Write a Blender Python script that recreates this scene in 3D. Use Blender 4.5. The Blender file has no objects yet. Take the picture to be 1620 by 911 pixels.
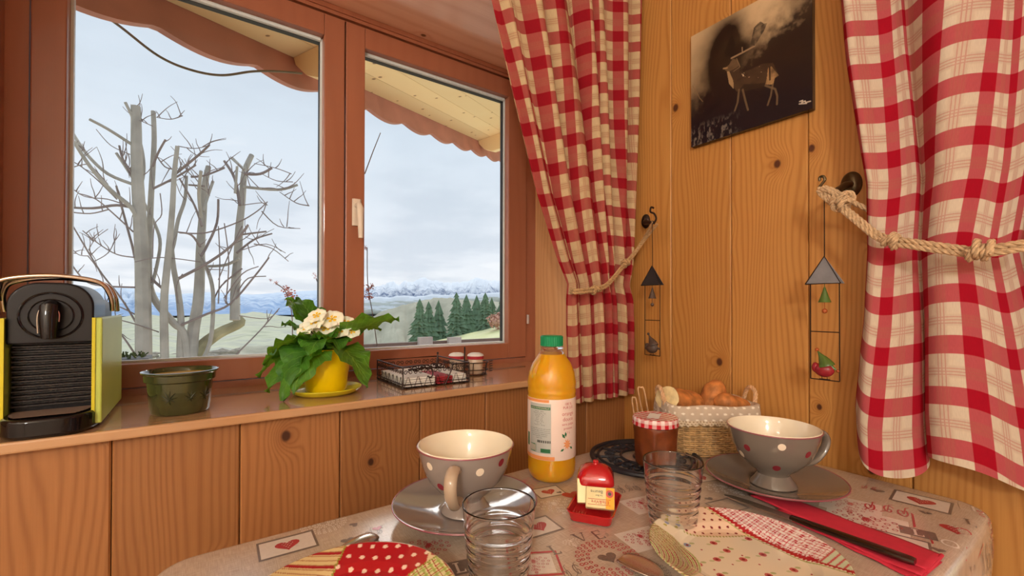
import bpy, math, random
import numpy as np
from mathutils import Vector, Matrix
random.seed(7); np.random.seed(7)
PI = math.pi; TAU = 2*PI
C = bpy.context.scene.collection
SC = bpy.context.scene

# ------------------------------------------------------------------ camera
CAM = Vector((0, 0, 1.045)); YAW, PITCH, ROLL = map(math.radians, (35.2457, .4114, .1185)); FPX, CY = 700.84, 479.49
_F = Vector((math.sin(YAW), math.cos(YAW), 0)); _R = Vector((math.cos(YAW), -math.sin(YAW), 0)); _U = Vector((0, 0, 1))
_F2 = _F*math.cos(PITCH)+_U*math.sin(PITCH); _U2 = _U*math.cos(PITCH)-_F*math.sin(PITCH)
_R3 = _R*math.cos(ROLL)+_U2*math.sin(ROLL); _U3 = _U2*math.cos(ROLL)-_R*math.sin(ROLL)
cd = bpy.data.cameras.new('camera'); cam = bpy.data.objects.new('camera', cd); C.objects.link(cam)
cd.sensor_width = 36; cd.lens = 36*FPX/1620; cd.shift_y = (CY-455.5)/1620; cd.clip_start = .02; cd.clip_end = 20000
mt = Matrix((_R3, _U3, -_F2)).transposed().to_4x4(); mt.translation = CAM; cam.matrix_world = mt
SC.camera = cam
SC.view_settings.view_transform = 'Standard'; SC.view_settings.look = 'None'
SC.view_settings.exposure = 0.0; SC.view_settings.gamma = 1; SC.view_settings.use_curve_mapping = False

def ray(x, y): return _F2+_R3*((x-810)/FPX)-_U3*((y-CY)/FPX)
def hit(x, y, ax, v):
    d = ray(x, y); return CAM+d*((v-CAM[ax])/d[ax])
def hx(x, y, v): return hit(x, y, 0, v)
def hy(x, y, v): return hit(x, y, 1, v)
def hz(x, y, v=.75): return hit(x, y, 2, v)

def s2l(c): c /= 255; return c/12.92 if c <= .04045 else ((c+.055)/1.055)**2.4
def S(r, g, b): return (s2l(r), s2l(g), s2l(b), 1)

# ------------------------------------------------------------------ node helper
class NT:
    def __init__(s, mat): s.t = mat.node_tree; s.n = s.t.nodes; s.l = s.t.links
    def new(s, k, **kw):
        n = s.n.new(k)
        for a, b in kw.items(): setattr(n, a, b)
        return n
    def put(s, sock, v):
        if isinstance(v, bpy.types.NodeSocket): s.l.new(v, sock)
        elif v is not None: sock.default_value = v
    def m(s, op, a, b=None, c=None):
        n = s.new('ShaderNodeMath', operation=op); s.put(n.inputs[0], a)
        if b is not None: s.put(n.inputs[1], b)
        if c is not None: s.put(n.inputs[2], c)
        return n.outputs[0]
    def comb(s, x, y, z=0.0):
        n = s.new('ShaderNodeCombineXYZ'); s.put(n.inputs[0], x); s.put(n.inputs[1], y); s.put(n.inputs[2], z); return n.outputs[0]
    def sep(s, v): n = s.new('ShaderNodeSeparateXYZ'); s.put(n.inputs[0], v); return n.outputs
    def noise(s, vec, scale=5, detail=3, rough=.5):
        n = s.new('ShaderNodeTexNoise'); s.put(n.inputs['Vector'], vec); n.inputs['Scale'].default_value = scale
        n.inputs['Detail'].default_value = detail; n.inputs['Roughness'].default_value = rough; return n.outputs[0]
    def voro(s, vec, scale=1, feature='F1'):
        n = s.new('ShaderNodeTexVoronoi', feature=feature); s.put(n.inputs['Vector'], vec); n.inputs['Scale'].default_value = scale; return n
    def mix(s, f, a, b, blend='MIX'):
        n = s.new('ShaderNodeMix', data_type='RGBA', blend_type=blend); s.put(n.inputs[0], f); s.put(n.inputs[6], a); s.put(n.inputs[7], b); return n.outputs[2]
    def ramp(s, f, stops, interp='LINEAR'):
        n = s.new('ShaderNodeValToRGB'); r = n.color_ramp; r.interpolation = interp
        while len(r.elements) < len(stops): r.elements.new(.5)
        for e, (p, c) in zip(r.elements, stops): e.position = p; e.color = c
        s.put(n.inputs[0], f); return n.outputs[0]
    def rng(s, v, a, b, c=0.0, d=1.0):
        n = s.new('ShaderNodeMapRange', interpolation_type='SMOOTHSTEP'); s.put(n.inputs[0], v)
        for i, q in enumerate((a, b, c, d)): n.inputs[i+1].default_value = q
        return n.outputs[0]
    def bump(s, h, strength=.3, dist=.001):
        n = s.new('ShaderNodeBump'); n.inputs['Strength'].default_value = strength; n.inputs['Distance'].default_value = dist; s.put(n.inputs['Height'], h); return n.outputs[0]

def mat(name, col=(.8, .8, .8, 1), rough=.5, metal=0, spec=.5, trans=0, ior=1.45, coat=0, sub=0, emis=None, noise=0, nscale=30, bump=0):
    m = bpy.data.materials.new(name); m.use_nodes = True; b = m.node_tree.nodes['Principled BSDF']
    b.inputs['Base Color'].default_value = col; b.inputs['Roughness'].default_value = rough; b.inputs['Metallic'].default_value = metal
    b.inputs['Specular IOR Level'].default_value = spec; b.inputs['Transmission Weight'].default_value = trans; b.inputs['IOR'].default_value = ior
    b.inputs['Coat Weight'].default_value = coat; b.inputs['Coat Roughness'].default_value = .05
    if sub: b.inputs['Subsurface Weight'].default_value = sub; b.inputs['Subsurface Scale'].default_value = .005
    if emis: b.inputs['Emission Color'].default_value = emis[0]; b.inputs['Emission Strength'].default_value = emis[1]
    if noise or bump:
        N = NT(m); tc = N.new('ShaderNodeTexCoord'); nz = N.noise(tc.outputs['Object'], nscale, 4)
        if noise:
            dk = tuple(max(0, c*(1-noise)) for c in col[:3])+(1,); lt = tuple(min(1, c*(1+noise)) for c in col[:3])+(1,)
            N.put(b.inputs['Base Color'], N.ramp(nz, [(.3, dk), (.7, lt)]))
        if bump: N.put(b.inputs['Normal'], N.bump(nz, bump, .002))
    return m

def vcol_mat(name, rough=.4, spec=.5, coat=0, sub=0):
    m = mat(name, rough=rough, spec=spec, coat=coat, sub=sub); N = NT(m)
    a = N.new('ShaderNodeAttribute', attribute_name='Col'); N.put(m.node_tree.nodes['Principled BSDF'].inputs['Base Color'], a.outputs['Color']); return m

def wood(name, light, dark, knot, along=2, across=0, rough=.45, coat=.0, freq=60, knots=True, contrast=1., kdens=.45):
    m = mat(name, rough=rough, coat=coat); N = NT(m); b = m.node_tree.nodes['Principled BSDF']
    tc = N.new('ShaderNodeTexCoord'); oi = N.new('ShaderNodeObjectInfo'); r = oi.outputs['Random']
    o = N.sep(tc.outputs['Object'])
    L = N.m('ADD', o[along], N.m('MULTIPLY', r, 37.)); A = N.m('ADD', o[across], N.m('MULTIPLY', r, 53.))
    th = o[3-along-across]
    bend = N.noise(N.comb(N.m('MULTIPLY', A, 6.), N.m('MULTIPLY', L, 1.1), N.m('MULTIPLY', th, 4.)), 1., 2)
    g = N.m('ADD', N.m('MULTIPLY', A, float(freq)), N.m('MULTIPLY', bend, freq*.13))
    if knots:
        vo = N.voro(N.comb(N.m('MULTIPLY', A, 8.5), N.m('MULTIPLY', L, 6.5), 0.0)); vo.voronoi_dimensions = '2D'; d = vo.outputs['Distance']
        sel = N.m('LESS_THAN', N.sep(vo.outputs['Color'])[0], kdens)
        sz = N.m('ADD', .6, N.m('MULTIPLY', N.sep(vo.outputs['Color'])[1], .9))
        d = N.m('DIVIDE', d, sz)
        e = N.m('MULTIPLY', N.m('EXPONENT', N.m('MULTIPLY', N.m('MULTIPLY', d, d), -55.)), sel)
        g = N.m('ADD', g, N.m('MULTIPLY', e, freq*.05))
    w = N.m('ADD', N.m('MULTIPLY', N.m('SINE', g), .5), .5)
    w = N.m('POWER', w, 2.2)
    fine = N.noise(N.comb(N.m('MULTIPLY', A, 420.), N.m('MULTIPLY', L, 7.), N.m('MULTIPLY', th, 60.)), 1., 3, .6)
    bl = N.noise(N.comb(N.m('MULTIPLY', A, 5.), N.m('MULTIPLY', L, 1.6), r), 1., 2)
    f = N.m('ADD', N.m('MULTIPLY', w, .27*contrast), N.m('ADD', N.m('MULTIPLY', fine, .35*contrast), N.m('MULTIPLY', bl, .5)))
    col = N.ramp(f, [(.15, light), (.95, dark)])
    if knots:
        kf = N.m('MULTIPLY', N.rng(d, .062, .03), sel); halo = N.m('MULTIPLY', N.rng(d, .17, .05), N.m('MULTIPLY', sel, .45))
        col = N.mix(halo, col, dark); col = N.mix(kf, col, knot)
    tone = N.m('ADD', .88, N.m('MULTIPLY', r, .22))
    hs = N.new('ShaderNodeHueSaturation'); N.put(hs.inputs['Value'], tone); N.put(hs.inputs['Color'], col)
    N.put(b.inputs['Base Color'], hs.outputs[0])
    N.put(b.inputs['Normal'], N.bump(N.m('ADD', w, fine), .12, .0008))
    return m

# ------------------------------------------------------------------ materials
M = {}
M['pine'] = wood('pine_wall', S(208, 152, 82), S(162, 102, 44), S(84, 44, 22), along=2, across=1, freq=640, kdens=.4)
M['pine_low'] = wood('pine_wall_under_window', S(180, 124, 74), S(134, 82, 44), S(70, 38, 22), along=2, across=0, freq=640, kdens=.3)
M['sill'] = wood('sill_wood', S(220, 174, 128), S(188, 136, 92), S(110, 60, 30), along=0, across=1, rough=.22, coat=1., freq=260, knots=False)
M['soffit'] = wood('reveal_wood', S(246, 208, 186), S(222, 168, 142), S(130, 96, 80), along=0, across=1, rough=.25, coat=.5, freq=120, kdens=.3)
M['jamb'] = wood('jamb_wood', S(232, 184, 132), S(204, 148, 96), S(120, 70, 40), along=2, across=1, rough=.4, freq=380, kdens=.3)
M['frame'] = wood('stained_window_frame', S(164, 102, 74), S(142, 82, 58), S(90, 50, 30), along=2, across=0, rough=.3, coat=.2, freq=160, knots=False, contrast=.4)
M['porch'] = wood('porch_pine', S(255, 224, 168), S(250, 206, 142), S(150, 110, 76), along=0, across=1, rough=.5, freq=30, kdens=.5, contrast=.2)
M['fascia'] = mat('red_stained_fascia', S(186, 122, 104), .5, noise=.12, nscale=8)
M['seal'] = mat('glazing_seal', S(215, 222, 220), .35)
M['black_seal'] = mat('black_gasket', S(40, 36, 36), .5)
M['backing'] = mat('dark_groove_backing', S(70, 38, 18), .8, noise=.1)
M['plaster'] = mat('white_plaster', S(236, 230, 220), .8, noise=.03, nscale=12, bump=.2)
M['floor'] = wood('floor_boards', S(176, 150, 120), S(146, 118, 88), S(70, 40, 20), along=0, across=1, rough=.35, freq=50)
M['ceiling'] = wood('ceiling_boards', S(236, 222, 204), S(220, 202, 178), S(150, 120, 90), along=0, across=1, rough=.5, freq=50)
M['black'] = mat('black_plastic', S(22, 21, 26), .3, spec=.4, coat=.05, noise=.05, nscale=60)
M['black_matte'] = mat('black_ribbed_plastic', S(40, 33, 32), .4, noise=.05)
M['gloss_black'] = mat('gloss_black_plastic', S(22, 18, 20), .08, noise=.05)
M['lime'] = mat('lime_panel', S(190, 205, 96), .3, noise=.04, nscale=12)
M['chrome'] = mat('chrome', S(215, 205, 195), .12, metal=1, noise=.03)
M['steel'] = mat('stainless_steel', S(226, 224, 220), .26, metal=1, noise=.03)
M['gun'] = mat('dark_steel', S(96, 84, 78), .25, metal=1, noise=.05)
M['iron'] = mat('dark_wire', S(58, 42, 36), .45, metal=.6, noise=.2, nscale=200)
M['bronze'] = mat('bronze_hook', S(92, 78, 56), .3, metal=.8, noise=.2, nscale=60)
M['cast'] = mat('black_cast_iron', S(44, 44, 50), .35, metal=.3, noise=.15, nscale=90, bump=.2)
M['yellow'] = mat('yellow_pot', S(248, 208, 8), .3, noise=.04, nscale=20, sub=.05)
M['yellow_green'] = mat('yellow_green_saucer', S(214, 200, 40), .25, noise=.04, nscale=20)
M['soil'] = mat('soil', S(60, 40, 28), .9, noise=.4, nscale=120, bump=.5)
M['petal'] = mat('cream_petal', S(255, 250, 226), .6, noise=.04, nscale=80, sub=.2)
M['petal_eye'] = mat('yellow_petal_centre', S(244, 196, 40), .6, noise=.1, nscale=120)
M['white_cloth'] = mat('white_paper', S(232, 228, 220), .8, noise=.05, nscale=40)
M['red_napkin'] = mat('red_paper_napkin', S(206, 46, 68), .75, noise=.06, nscale=90, bump=.08)
M['wine_napkin'] = mat('dark_red_paper', S(168, 40, 50), .75, noise=.08, nscale=90)
M['red_glaze'] = mat('red_glaze', S(190, 24, 32), .1, coat=.6, noise=.05, nscale=30)
M['cup_in'] = mat('cream_glaze', S(244, 232, 206), .12, coat=.4, noise=.02)
M['taupe'] = mat('taupe_glaze', S(150, 138, 130), .1, coat=.5, noise=.03, nscale=15)
M['taupe_d'] = mat('grey_brown_glaze', S(122, 112, 102), .1, coat=.5, noise=.04, nscale=15)
M['handle_l'] = mat('beige_handle_glaze', S(186, 164, 140), .12, coat=.5, noise=.03)
M['rimline'] = mat('mauve_rim_glaze', S(150, 84, 92), .15, coat=.4, noise=.05)
M['dot_c'] = mat('cream_dot', S(240, 224, 200), .15, noise=.03)
M['dot_r'] = mat('dark_red_dot', S(140, 46, 56), .15, noise=.05)
M['glass'] = mat('clear_glass', (1, 1, 1, 1), .0, trans=1, ior=1.45)
M['green_cap'] = mat('green_cap', S(0, 140, 88), .35, noise=.04)
M['label'] = mat('bottle_label_paper', S(238, 214, 200), .45, noise=.02)
M['ink_o'] = mat('label_orange', S(236, 152, 90), .45, noise=.05)
M['ink_g'] = mat('label_green', S(50, 112, 70), .45, noise=.05)
M['ink_k'] = mat('label_dark', S(84, 84, 78), .5, noise=.05)
M['ink_w'] = mat('label_grey', S(186, 186, 178), .5, noise=.05)
M['ink_r'] = mat('label_red', S(200, 90, 84), .5, noise=.05)
M['foil'] = mat('pale_butter_wrapper', S(232, 214, 160), .35, metal=.15, noise=.05, nscale=60)
M['gold'] = mat('gold_wrapper', S(222, 160, 50), .3, metal=.4, noise=.2, nscale=60)
M['jam'] = mat('dark_orange_jam', S(132, 66, 34), .12, coat=.5, noise=.35, nscale=40, sub=.1)
M['wicker'] = mat('wicker', S(196, 156, 104), .55, noise=.3, nscale=90, bump=.3)
M['wicker_d'] = mat('wicker_light', S(214, 170, 128), .5, noise=.25, nscale=90, bump=.3)
M['crumb'] = mat('bread_crumb', S(240, 216, 160), .9, noise=.12, nscale=90, bump=.5)
M['crust'] = mat('bread_crust', S(190, 120, 62), .65, noise=.45, nscale=55, bump=.5)
M['rope'] = mat('hemp_rope', S(198, 166, 128), .85, noise=.22, nscale=240, bump=.5)
M['rope_d'] = mat('hemp_rope_left', S(184, 148, 104), .85, noise=.22, nscale=240, bump=.5)
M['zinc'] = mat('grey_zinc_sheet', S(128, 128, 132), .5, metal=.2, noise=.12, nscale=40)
M['zinc_shaded'] = mat('shaded_zinc_sheet', S(52, 48, 50), .5, metal=.2, noise=.12, nscale=40)  # shaded copy of the zinc, shade of the corner put into the colour
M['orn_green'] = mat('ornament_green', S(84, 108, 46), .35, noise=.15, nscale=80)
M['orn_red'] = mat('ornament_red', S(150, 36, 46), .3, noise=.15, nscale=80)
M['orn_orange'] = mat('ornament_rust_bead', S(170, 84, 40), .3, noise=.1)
M['orn_shaded'] = mat('ornament_shaded', S(84, 66, 56), .5, noise=.15, nscale=80)  # bell and bird of the corner mobile, darkened in colour as if in shade
M['bark'] = mat('tree_bark', S(172, 166, 156), .9, noise=.22, nscale=5, bump=.2)
M['bark_d'] = mat('tree_twig_bark', S(140, 126, 122), .9, noise=.2, nscale=6)
M['moss'] = mat('mossy_bark', S(164, 156, 122), .9, noise=.35, nscale=6, bump=.3)
M['fir'] = mat('fir_needles', S(108, 132, 106), .9, noise=.3, nscale=1.2)
M['field'] = mat('field_grass', S(196, 206, 138), .9, noise=.12, nscale=.25)
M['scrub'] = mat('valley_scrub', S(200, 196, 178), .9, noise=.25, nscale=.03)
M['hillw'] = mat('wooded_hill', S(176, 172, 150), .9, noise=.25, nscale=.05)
M['pinkbush'] = mat('pink_bush', S(206, 158, 142), .9, noise=.2, nscale=2)
M['pinkflower'] = mat('dried_pink_flower', S(206, 140, 132), .9, noise=.3, nscale=90)
M['greywood'] = mat('weathered_wood', S(190, 178, 172), .8, noise=.12, nscale=8)
M['darkwood'] = mat('dark_weathered_wood', S(116, 96, 88), .8, noise=.12, nscale=8)
M['printgrey'] = mat('print_taupe', S(120, 106, 96), .28, coat=.8, noise=.12, nscale=400)
M['printred'] = mat('print_red', S(186, 44, 58), .28, coat=.8, noise=.12, nscale=400)
M['printpale'] = mat('print_white', S(228, 218, 206), .28, coat=.8, noise=.04, nscale=200)
M['printlace'] = mat('print_lace_red', S(196, 112, 110), .28, coat=.8, noise=.08, nscale=200)
M['lamp_shade'] = mat('lamp_globe', S(255, 240, 220), .5, emis=((1, .82, .62, 1), 6.))
M['vc_gloss'] = vcol_mat('printed_glaze', .1, coat=.5)
M['vc_print'] = vcol_mat('printed_panel', .3, coat=.15)
M['vc_soft'] = vcol_mat('printed_cloth', .8)

for k_ in ('printgrey', 'printred', 'printpale', 'printlace'): M[k_].node_tree.nodes['Principled BSDF'].inputs['Coat Roughness'].default_value = .22
def mk_cloth():
    m = mat('oilcloth_linen', rough=.25, coat=.9); N = NT(m); b = m.node_tree.nodes['Principled BSDF']; b.inputs['Coat Roughness'].default_value = .22; tc = N.new('ShaderNodeTexCoord'); o = tc.outputs['Object']
    s = N.sep(o)
    a = N.noise(N.comb(N.m('MULTIPLY', s[0], 900.), N.m('MULTIPLY', s[1], 60.), 0.), 1, 2); c = N.noise(N.comb(N.m('MULTIPLY', s[0], 60.), N.m('MULTIPLY', s[1], 900.), 0.), 1, 2)
    f = N.m('ADD', N.m('MULTIPLY', a, .5), N.m('MULTIPLY', c, .5))
    col = N.ramp(f, [(.35, S(188, 168, 148)), (.65, S(214, 196, 176))])
    N.put(b.inputs['Base Color'], col); N.put(b.inputs['Normal'], N.bump(N.noise(o, 9, 3), .25, .006)); return m
M['cloth'] = mk_cloth()

def mk_gingham(name, cream, mid, deep, P=.075):
    m = mat(name, rough=.85, spec=.2); N = NT(m); b = m.node_tree.nodes['Principled BSDF']
    uv = N.sep(N.new('ShaderNodeTexCoord').outputs['UV'])
    def band(v):
        f = N.m('FRACT', N.m('DIVIDE', v, P))
        st = N.m('MULTIPLY', N.rng(f, .0, .015), N.rng(f, .375, .36))
        th = None
        for c in (.60, .66, .72):
            d = N.m('ABSOLUTE', N.m('SUBTRACT', f, c)); q = N.rng(d, .014, .006); th = q if th is None else N.m('MAXIMUM', th, q)
        wide = N.rng(N.m('ABSOLUTE', N.m('SUBTRACT', f, .66)), .14, .08)
        return st, th, wide
    a, ta, wa = band(uv[0]); c, tb, wb = band(uv[1])
    s = N.m('ADD', N.m('MULTIPLY', a, .5), N.m('MULTIPLY', c, .5))
    wv = N.noise(N.comb(N.m('MULTIPLY', uv[0], 900.), N.m('MULTIPLY', uv[1], 120.), 0.), 1, 2)
    col = N.ramp(s, [(0., cream), (.5, mid), (1., deep)])
    thin = N.m('MULTIPLY', N.m('MULTIPLY', N.m('MAXIMUM', ta, tb), .45), 1.)
    wide = N.m('MULTIPLY', N.m('MAXIMUM', wa, wb), .22)
    col = N.mix(wide, col, S(176, 128, 96)); col = N.mix(thin, col, mid)
    col = N.mix(N.m('MULTIPLY', wv, .25), col, S(120, 70, 60), 'MULTIPLY')
    N.put(b.inputs['Base Color'], col); N.put(b.inputs['Normal'], N.bump(wv, .15, .0006))
    # thin cotton: a little daylight comes through
    tr = N.new('ShaderNodeBsdfTranslucent'); N.put(tr.inputs[0], col); mx = N.new('ShaderNodeMixShader'); mx.inputs[0].default_value = .22
    N.l.new(b.outputs[0], mx.inputs[1]); N.l.new(tr.outputs[0], mx.inputs[2]); N.l.new(mx.outputs[0], N.n['Material Output'].inputs[0]); return m
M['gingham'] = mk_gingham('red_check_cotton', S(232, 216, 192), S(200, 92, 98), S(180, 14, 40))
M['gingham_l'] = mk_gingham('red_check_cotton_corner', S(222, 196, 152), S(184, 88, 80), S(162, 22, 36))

def mk_pane():
    m = bpy.data.materials.new('window_glass'); m.use_nodes = True; N = NT(m); N.n.remove(N.n['Principled BSDF'])
    t = N.new('ShaderNodeBsdfTransparent'); g = N.new('ShaderNodeBsdfGlossy'); g.inputs['Roughness'].default_value = .0
    f = N.new('ShaderNodeFresnel'); f.inputs[0].default_value = 1.25; mx = N.new('ShaderNodeMixShader')
    N.l.new(f.outputs[0], mx.inputs[0]); N.l.new(t.outputs[0], mx.inputs[1]); N.l.new(g.outputs[0], mx.inputs[2]); N.l.new(mx.outputs[0], N.n['Material Output'].inputs[0]); return m
M['pane'] = mk_pane()
def mk_juice():
    m = mat('orange_juice', S(252, 184, 32), .12, coat=.6, sub=.3, noise=.03, nscale=12); return m
M['juice'] = mk_juice()
M['bottle'] = mat('thin_clear_plastic', (1, 1, 1, 1), .02, trans=1, ior=1.12)
def mk_leaf():
    m = mat('primrose_leaf', rough=.45); N = NT(m); b = m.node_tree.nodes['Principled BSDF']; tc = N.new('ShaderNodeTexCoord'); uv = N.sep(tc.outputs['UV'])
    v = N.m('ABSOLUTE', N.m('SUBTRACT', uv[0], .5)); mid = N.rng(v, .035, .01)
    side = N.m('SINE', N.m('MULTIPLY', N.m('SUBTRACT', uv[1], N.m('MULTIPLY', v, .5)), 75.)); side = N.rng(side, .75, 1.0)
    nz = N.noise(tc.outputs['Object'], 60, 3); col = N.ramp(nz, [(.3, S(50, 108, 34)), (.7, S(96, 162, 52))])
    col = N.mix(N.m('MULTIPLY', N.m('MAXIMUM', mid, N.m('MULTIPLY', side, .5)), .55), col, S(150, 196, 84)); N.put(b.inputs['Base Color'], col)
    N.put(b.inputs['Normal'], N.bump(N.m('SUBTRACT', nz, N.m('MAXIMUM', mid, side)), .6, .003))
    tr = N.new('ShaderNodeBsdfTranslucent'); N.put(tr.inputs[0], N.mix(.5, col, S(190, 230, 40))); mx = N.new('ShaderNodeMixShader'); mx.inputs[0].default_value = .38
    N.l.new(b.outputs[0], mx.inputs[1]); N.l.new(tr.outputs[0], mx.inputs[2]); N.l.new(mx.outputs[0], N.n['Material Output'].inputs[0]); return m
M['leaf'] = mk_leaf()
def mk_mtn(name, hazed_rock, snow, lo, hi, sc):
    m = mat(name, rough=.95, spec=.1); N = NT(m); b = m.node_tree.nodes['Principled BSDF']; tc = N.new('ShaderNodeTexCoord'); o = N.sep(tc.outputs['Object'])
    nz = N.noise(tc.outputs['Object'], sc, 6, .65); f = N.rng(N.m('ADD', o[2], N.m('MULTIPLY', N.m('SUBTRACT', nz, .5), (hi-lo)*2.5)), lo, hi)
    N.put(b.inputs['Base Color'], N.mix(f, hazed_rock, snow)); return m
M['mtn'] = mk_mtn('snowy_mountain', S(92, 112, 146), S(236, 240, 246), 10, 190, .012)  # slate blue of the rock includes painted-in aerial haze
M['mtn2'] = mk_mtn('haze_blue_range', S(150, 176, 210), S(214, 226, 240), -60, 140, .01)  # the blue is distance haze put into the base colour
M['cloudbank'] = mat('cloud_bank', S(232, 236, 242), 1., spec=0, noise=.05, nscale=.01)

# ------------------------------------------------------------------ world, lamps
def world():
    w = bpy.data.worlds.new('overcast'); SC.world = w; w.use_nodes = True; N = NT(w)
    bg = N.n['Background']; tc = N.new('ShaderNodeTexCoord'); s = N.sep(tc.outputs['Generated'])
    z = N.m('MAXIMUM', s[2], 0.0)
    k = N.m('DIVIDE', 1.0, N.m('ADD', z, .12))
    v = N.comb(N.m('MULTIPLY', s[0], k), N.m('MULTIPLY', s[1], k), z)
    nz = N.noise(v, .9, 5, .5)
    base = N.ramp(z, [(0., S(240, 243, 246)), (.12, S(226, 233, 241)), (.35, S(210, 223, 235)), (1., S(206, 220, 234))])
    col = N.mix(N.rng(nz, .42, .62, 0., .85), base, N.ramp(z, [(0., S(212, 220, 230)), (.25, S(200, 212, 224)), (1., S(196, 212, 228))]))
    col = N.mix(N.rng(nz, .36, .28, 0., .6), col, S(240, 244, 248))
    N.put(bg.inputs[0], col); bg.inputs[1].default_value = 1.12
world()
SUN = bpy.data.lights.new('sun', 'SUN'); SUN.energy = 1.6; SUN.angle = math.radians(30); SUN.color = (1, .96, .9)
so = bpy.data.objects.new('sun', SUN); C.objects.link(so); so.rotation_euler = (math.radians(52), 0, math.radians(150))
# lamps of the room: two ceiling fittings behind the camera
LAMPS = [((-1.25, .05, 2.12), 90, .12), ((-1.5, -1.6, 2.12), 90, .12)]

# ------------------------------------------------------------------ mesh builder
class MB:
    def __init__(s): s.v = []; s.f = []; s.uv = None
    def add(s, vs, fs):
        o = len(s.v); s.v += [tuple(v) for v in vs]; s.f += [tuple(i+o for i in f) for f in fs]; return s
    def box(s, a, b, M4=None):
        x0, y0, z0 = a; x1, y1, z1 = b
        vs = [Vector(p) for p in ((x0, y0, z0), (x1, y0, z0), (x1, y1, z0), (x0, y1, z0), (x0, y0, z1), (x1, y0, z1), (x1, y1, z1), (x0, y1, z1))]
        if M4: vs = [M4 @ v for v in vs]
        return s.add(vs, [(0, 3, 2, 1), (4, 5, 6, 7), (0, 1, 5, 4), (1, 2, 6, 5), (2, 3, 7, 6), (3, 0, 4, 7)])
    def bbox(s, a, b, c=.003):           # box with chamfered long edges (rounded prism, seen along z)
        x0, y0, z0 = a; x1, y1, z1 = b
        pr = [(x0+c, y0), (x1-c, y0), (x1, y0+c), (x1, y1-c), (x1-c, y1), (x0+c, y1), (x0, y1-c), (x0, y0+c)]
        return s.prism(pr, z0, z1)
    def prism(s, poly, z0, z1, T=None):
        n = len(poly); vs = [Vector((x, y, z)) for z in (z0, z1) for x, y in poly]
        if T: vs = [T(v) for v in vs]
        fs = [tuple(range(n-1, -1, -1)), tuple(range(n, 2*n))]+[(i, (i+1) % n, n+(i+1) % n, n+i) for i in range(n)]
        return s.add(vs, fs)
    def tube(s, pts, r, n=8, cap=True, closed=False):
        pts = [Vector(p) for p in pts]; m = len(pts); rr = r if isinstance(r, (list, tuple)) else [r]*m
        tang = []
        for i in range(m):
            if closed: t = pts[(i+1) % m]-pts[i-1]
            else: t = pts[min(i+1, m-1)]-pts[max(i-1, 0)]
            tang.append(t.normalized() if t.length > 1e-9 else Vector((0, 0, 1)))
        a = Vector((0, 0, 1)) if abs(tang[0].z) < .9 else Vector((1, 0, 0))
        u = tang[0].cross(a).normalized(); vs = []
        for i in range(m):
            u = (u-tang[i]*u.dot(tang[i])).normalized(); w = tang[i].cross(u)
            for k in range(n):
                an = TAU*k/n; vs.append(pts[i]+(u*math.cos(an)+w*math.sin(an))*rr[i])
        fs = []
        for i in range(m if closed else m-1):
            j = (i+1) % m
            for k in range(n): fs.append((i*n+k, i*n+(k+1) % n, j*n+(k+1) % n, j*n+k))
        if cap and not closed: fs += [tuple(range(n-1, -1, -1)), tuple((m-1)*n+k for k in range(n))]
        return s.add(vs, fs)
    def lathe(s, prof, n=48, c=(0, 0, 0), sx=1, sy=1, cap=True):
        vs = []; m = len(prof)
        for r, z in prof:
            for k in range(n): a = TAU*k/n; vs.append((c[0]+r*sx*math.cos(a), c[1]+r*sy*math.sin(a), c[2]+z))
        fs = [(i*n+k, i*n+(k+1) % n, (i+1)*n+(k+1) % n, (i+1)*n+k) for i in range(m-1) for k in range(n)]
        if cap and prof[0][0] > 1e-6: fs.append(tuple(range(n-1, -1, -1)))
        if cap and prof[-1][0] > 1e-6: fs.append(tuple((m-1)*n+k for k in range(n)))
        return s.add(vs, fs)
    def ball(s, c, r, n=12, sc=(1, 1, 1)):
        vs = []; m = n//2+1
        for i in range(m):
            t = PI*i/(m-1)
            for k in range(n): a = TAU*k/n; vs.append((c[0]+r*sc[0]*math.sin(t)*math.cos(a), c[1]+r*sc[1]*math.sin(t)*math.sin(a), c[2]-r*sc[2]*math.cos(t)))
        return s.add(vs, [(i*n+k, i*n+(k+1) % n, (i+1)*n+(k+1) % n, (i+1)*n+k) for i in range(m-1) for k in range(n)])
    def grid(s, fn, nu, nv, uv=None):
        vs = [fn(i/nu, j/nv) for j in range(nv+1) for i in range(nu+1)]
        fs = [(j*(nu+1)+i, j*(nu+1)+i+1, (j+1)*(nu+1)+i+1, (j+1)*(nu+1)+i) for j in range(nv) for i in range(nu)]
        if uv:
            s.uv = s.uv or []
            s.uv += [uv(i/nu, j/nv) for j in range(nv+1) for i in range(nu+1)]
        return s.add(vs, fs)
    def build(s, name, m, parent=None, smooth=True, T=None, mats=None, solid=0, auto=True):
        me = bpy.data.meshes.new(name)
        vs = [T @ Vector(v) for v in s.v] if T else s.v
        me.from_pydata(vs, [], s.f); me.update()
        if s.uv:
            l = me.uv_layers.new(name='UVMap'); vi = np.zeros(len(me.loops), int); me.loops.foreach_get('vertex_index', vi)
            l.data.foreach_set('uv', np.array(s.uv)[vi].astype(np.float32).ravel())
        me.materials.append(M[m] if isinstance(m, str) else m)
        if smooth:
            me.shade_smooth()
            if auto: me.set_sharp_from_angle(angle=math.radians(38))
        o = bpy.data.objects.new(name, me); C.objects.link(o)
        if parent: o.parent = parent
        if solid: md = o.modifiers.new('solidify', 'SOLIDIFY'); md.thickness = solid; md.offset = 0
        return o

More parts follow.
